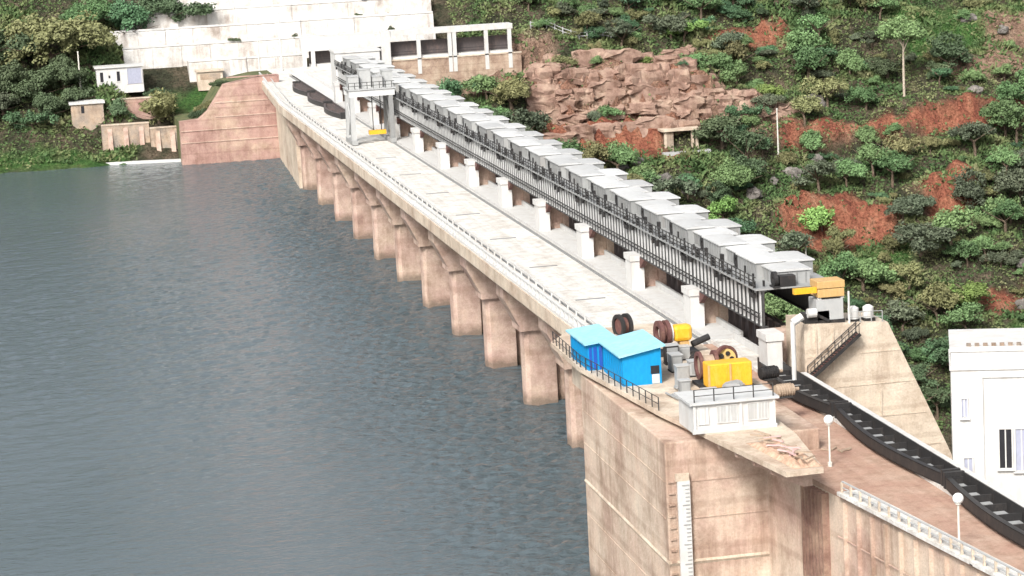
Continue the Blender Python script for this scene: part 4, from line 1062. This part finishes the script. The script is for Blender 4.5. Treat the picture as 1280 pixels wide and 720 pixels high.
KEY = [ # x, y, radius, leaf, trunk height, label
    (15, 622, 11.5, 'olive', 3, 'big olive-leaved tree at the upper left beside the white cabin'),
    (3, 612, 8.5, 'dark', 2, 'dark broad tree at the left edge below the olive tree'),
    (12, 604, 6.5, 'dark', 1, 'dark tree hanging over the grassy shore at the left'),
    (10.5, 611, 7.0, 'dark', 1.5, 'dark tree below the olive tree, left of the low grey hut'),
    (-4, 604.5, 6.5, 'dark', 1, 'dark tree at the left edge just above the grassy shore'),
    (16, 614.5, 6.2, 'dark', 1.5, 'dark tree left of the pale thin pole'),
    (27.5, 603.5, 3.4, 'dark', .5, 'dark bush between the low grey hut and the masonry wall'),
    (30.5, 599, 2.6, 'olive', .3, 'small olive bush on top of the buttressed masonry wall'),
    (-2, 625, 9, 'dark', 3, 'dark tree in the upper left corner'),
    (8, 600.5, 5.0, 'deep', 1, 'blue-green bush in front of the dark shore trees'),
    (2, 608, 5, 'grey', 1, 'grey-green bush at the left edge'),
    (33, 633, 8.0, 'deep', 2, 'deep green tree above the white terraces at the top left'),
    (41, 637, 7.5, 'dark', 2, 'dark tree at the top edge right of the deep green one'),
    (24, 634, 7.5, 'mid', 2, 'mid green tree between the olive tree and the terraces'),
    (19, 608, 4.5, 'dark', 1, 'dark bush behind the low grey hut'),
    (37.5, 611.5, 3.2, 'dark', .8, 'dark rounded bush right of the white cabin'),
    (36.5, 602.5, 5.4, 'olive', 1, 'olive bush growing over the masonry wall'),
    (39.5, 596.5, 4.0, 'dark', .6, 'dark bush hanging down the masonry wall'),
    (44.5, 604, 5.4, 'olive', .8, 'olive bush beside the red retaining wall'),
    (41.5, 600, 4.6, 'dark', .3, 'dark bush left of the red retaining wall'),
    (49.5, 584, 2.0, 'dark', .3, 'small dark shrub on the fill behind the red retaining wall top'),
    (43.5, 583.5, 2.6, 'dark', .2, 'dark bush on the low left end of the red retaining wall'),
    (46.5, 587, 3.0, 'olive', .3, 'olive bush on the slope behind the red retaining wall'),
    (211, 594, 7.5, 'mid', 13, 'large pale-trunked tree standing above the orange track'),
    (179.5, 598.5, 4.2, 'lime', 1.5, 'bright lime green tree left of the large pale-trunked tree'),
    (159.8, 566, 6.5, 'mid', 2, 'bright green tree below the pavilion, behind the hoist covers'),
    (156, 560, 4.5, 'lime', 1, 'small lime tree just behind the hoist covers'),
    (178.2, 558.5, 5.2, 'lime', 1.5, 'rounded lime green tree left of the lower red bank'),
    (117, 596, 6.5, 'olive', 3, 'olive tree beside the pinkish cliff, left of it'),
    (112, 601, 5.0, 'mid', 2, 'green tree on the rock ledge under the white frame'),
    (109, 592, 5.0, 'dark', 1.5, 'dark tree behind the far hoist covers'),
    (119, 588, 4.6, 'grey', 1, 'grey-green shrub below the olive tree'),
    (103, 597, 3.2, 'lime', .8, 'small yellow-green shrub near the gantry crane'),
]
for i, (x, y, r_, kd, th, lab) in enumerate(KEY):
    tree(x, y, r_, kd, lab, i, th, z={584: -1.0, 583.5: -7.6, 587: -6.0}.get(y), pale=(th > 10), cat='tree' if 'tree' in lab else 'shrub', name='tree' if 'tree' in lab else 'shrub')

def mk(kind, x, y):
    i = int(round((x-GX0)/GS)); j = int(round((y-GY0)/GS)); return masks[kind][j, i]
REG = [ # label phrases by place on the hillside
    (lambda x, y: x < 60, 'left bank slope above the terraces'),
    (lambda x, y: y > 612, 'upper slope near the top edge'),
    (lambda x, y: y > 592 and x < 168, 'slope above the pinkish cliff'),
    (lambda x, y: y > 590, 'slope above the orange track'),
    (lambda x, y: y > 566 and x < 165, 'rocks around the pavilion'),
    (lambda x, y: y > 566, 'slope just below the orange track'),
    (lambda x, y: y > 540, 'slope around the lower red banks'),
    (lambda x, y: True, 'low thicket beside the cream end wall')]
KN = {'dark': 'dark green', 'mid': 'mid green', 'lime': 'lime green', 'olive': 'olive', 'grey': 'grey-green', 'deep': 'deep blue-green'}
placed = [(x, y, r_) for x, y, r_, *_ in KEY]
def scatter(n, rlo, rhi, gap, name, kinds, zone):
    cnt = 0; tries = 0
    while cnt < n and tries < n*60:
        tries += 1
        x = random.uniform(zone[0], zone[1]); y = random.uniform(zone[2], zone[3])
        # keep to what the camera can see of the slope
        v = Vector((x, y, ground_z(x, y))) - CAM; w = v.dot(fw); px = FPX*v.dot(cr)/w; py = FPX*v.dot(cu)/w
        if abs(px) > 670 or py > 400 or py < -200: continue
        if x < 108 and y > 610: 
            continue
        if x < 95: continue
        if 24 < x < 74 and y < 616: continue
        red = max(mk('red', x, y), mk('pink', x, y)*.84, mk('tan', x, y)*.75)
        if random.random() < red*1.02: continue
        if mk('grass', x, y) > .5 and random.random() < .8: continue
        if 144 < x < 163 and 568 < y < 591: continue
        if 95 < x < 128 and y > 612: continue
        r_ = random.uniform(rlo, rhi)
        if any((x-a)**2 + (y-b_)**2 < (gap*(r_+c))**2 for a, b_, c in placed): continue
        placed.append((x, y, r_))
        tone = mnoise.noise(Vector((x*.035, y*.05, 2.2)))*1.3 + random.gauss(0, .22)
        order = ['dark', 'deep', 'mid', 'grey', 'mid', 'olive', 'lime'] if name == 'tree' else ['dark', 'mid', 'deep', 'grey', 'olive', 'mid', 'olive', 'lime']
        kd = order[int(min(max((tone*.5+.5)*len(order), 0), len(order)-1))]
        reg = next(s for f_, s in REG if f_(x, y))
        tree(x, y, r_, kd, '%s %s on the %s' % (KN[kd], name, reg), cnt, r_*random.uniform(.35,.9) if name == 'tree' else r_*.15, name, name, '%s %ss on the %s' % (KN[kd], name, reg))
        cnt += 1
scatter(240, 2.6, 5.8, .34, 'tree', {'dark': 4, 'mid': 6, 'lime': 1.2, 'olive': 1.5, 'deep': 2, 'grey': 1}, (95, 275, 500, 660))
scatter(295, 1.1, 3.0, .26, 'shrub', {'dark': 4, 'mid': 4, 'lime': 1.2, 'olive': 4, 'grey': 3, 'deep': 1}, (95, 275, 500, 660))
# bushes on the terrace ledges
for i in range(16):
    t = random.randrange(1, 6); x = random.uniform(48, 96) if i % 4 else random.uniform(86, 100); r_ = random.uniform(.7, 1.5)
    tree(x, 616.5+5.8*t+random.uniform(1.6,3.2), r_, random.choice(['dark','grey']), 'small dark shrub on a white terrace ledge', i, .1, 'shrub', 'shrub', 'shrubs on the white terraces', z=-1.0+3.6*t+3.6)

# low scrub and dry grass all over the slope, too many to count
def scrub(n):
    r = np.random.default_rng(5)
    x = r.uniform(92, 285, n*3); y = r.uniform(498, 665, n*3)
    xl_ = r.uniform(-50, 30, n//2); yl_ = r.uniform(590, 660, n//2)
    x = np.concatenate([x, xl_]); y = np.concatenate([y, yl_])
    i = np.clip(((x-GX0)/GS).astype(int), 0, len(gx)-2); j = np.clip(((y-GY0)/GS).astype(int), 0, len(gy)-2)
    a = (x-GX0)/GS - i; b = (y-GY0)/GS - j
    z = H[j,i]*(1-a)*(1-b) + H[j,i+1]*a*(1-b) + H[j+1,i]*(1-a)*b + H[j+1,i+1]*a*b
    keep = r.random(len(x)) > np.maximum(np.maximum(masks['red'], masks['pink'])[j,i]*.93, masks['tan'][j,i]*.8)
    keep &= z > WZ+.3 if False else np.ones(len(x), bool)
    keep &= ~((x < 60) & (z < WZ + .5)); keep &= ~((x > 96) & (x < 110) & (y > 614))
    x, y, z = x[keep], y[keep], z[keep]; m_ = len(x)
    # each tuft: 3 small crossing blades
    P = np.repeat(np.stack([x, y, z], 1), 3, 0); n3 = len(P)
    P += r.normal(size=(n3, 3))*np.array([.35, .35, .1])
    d = r.normal(size=(n3, 3)); d[:, 2] = np.abs(d[:, 2])*.6+.35; d /= np.linalg.norm(d, axis=1)[:, None]
    s = r.normal(size=(n3, 3)); s = np.cross(d, s); s /= np.linalg.norm(s, axis=1)[:, None]
    cl = np.repeat(np.clip(N2[j,i][keep]*1.6 + .6, .35, 1.9), 3); h = (r.uniform(.35, 1.2, n3)*cl)[:, None]; w = r.uniform(.14, .38, n3)[:, None]
    V = np.stack([P - s*w, P + s*w, P + d*h + s*w*.5, P + d*h*.9 - s*w*.5], 1).reshape(-1, 3)
    me = bpy.data.meshes.new('hill_scrub'); me.from_pydata(V.tolist(), [], np.arange(len(V)).reshape(-1, 4).tolist())
    m, nn_, l, bs = mat('scrub_leaf')
    p1 = pos_mapped(nn_, l, (1,1,1))
    c = ramp(nn_, l, noise(nn_, l, p1, .12, 6, .7), [(.3, (.04,.08,.035)), (.44, (.085,.14,.055)), (.56, (.15,.18,.08)), (.7, (.25,.23,.14))])
    l.new(c, bs.inputs['Base Color']); bs.inputs['Roughness'].default_value = .8; bs.inputs['Specular IOR Level'].default_value = .1
    me.materials.append(m); o = bpy.data.objects.new('hill_scrub', me); col.objects.link(o)
    tag(o, 'low scrub and dry grass covering the hillside', 'scrub', None, 'stuff')
scrub(38000)

# give look-alikes in one patch their place, counted from the left of the picture
def ordinal(i):
    if i < 24: return ORD[i]
    n_ = i+1; return '%d%s' % (n_, 'th' if 10 <= n_ % 100 <= 20 else {1:'st',2:'nd',3:'rd'}.get(n_ % 10, 'th'))
by = {}
for o in scene.objects:
    if o.parent is None and o.get('group') and o.name.split('.')[0] in ('tree', 'shrub'): by.setdefault(o['label'], []).append(o)
for lab, os_ in by.items():
    if len(os_) < 2: continue
    def px_(o):
        v = o.location - CAM; return v.dot(cr)/v.dot(fw)
    os_.sort(key=px_)
    for i, o in enumerate(os_):
        o['label'] = '%s from the left, %s' % (ordinal(i), lab)
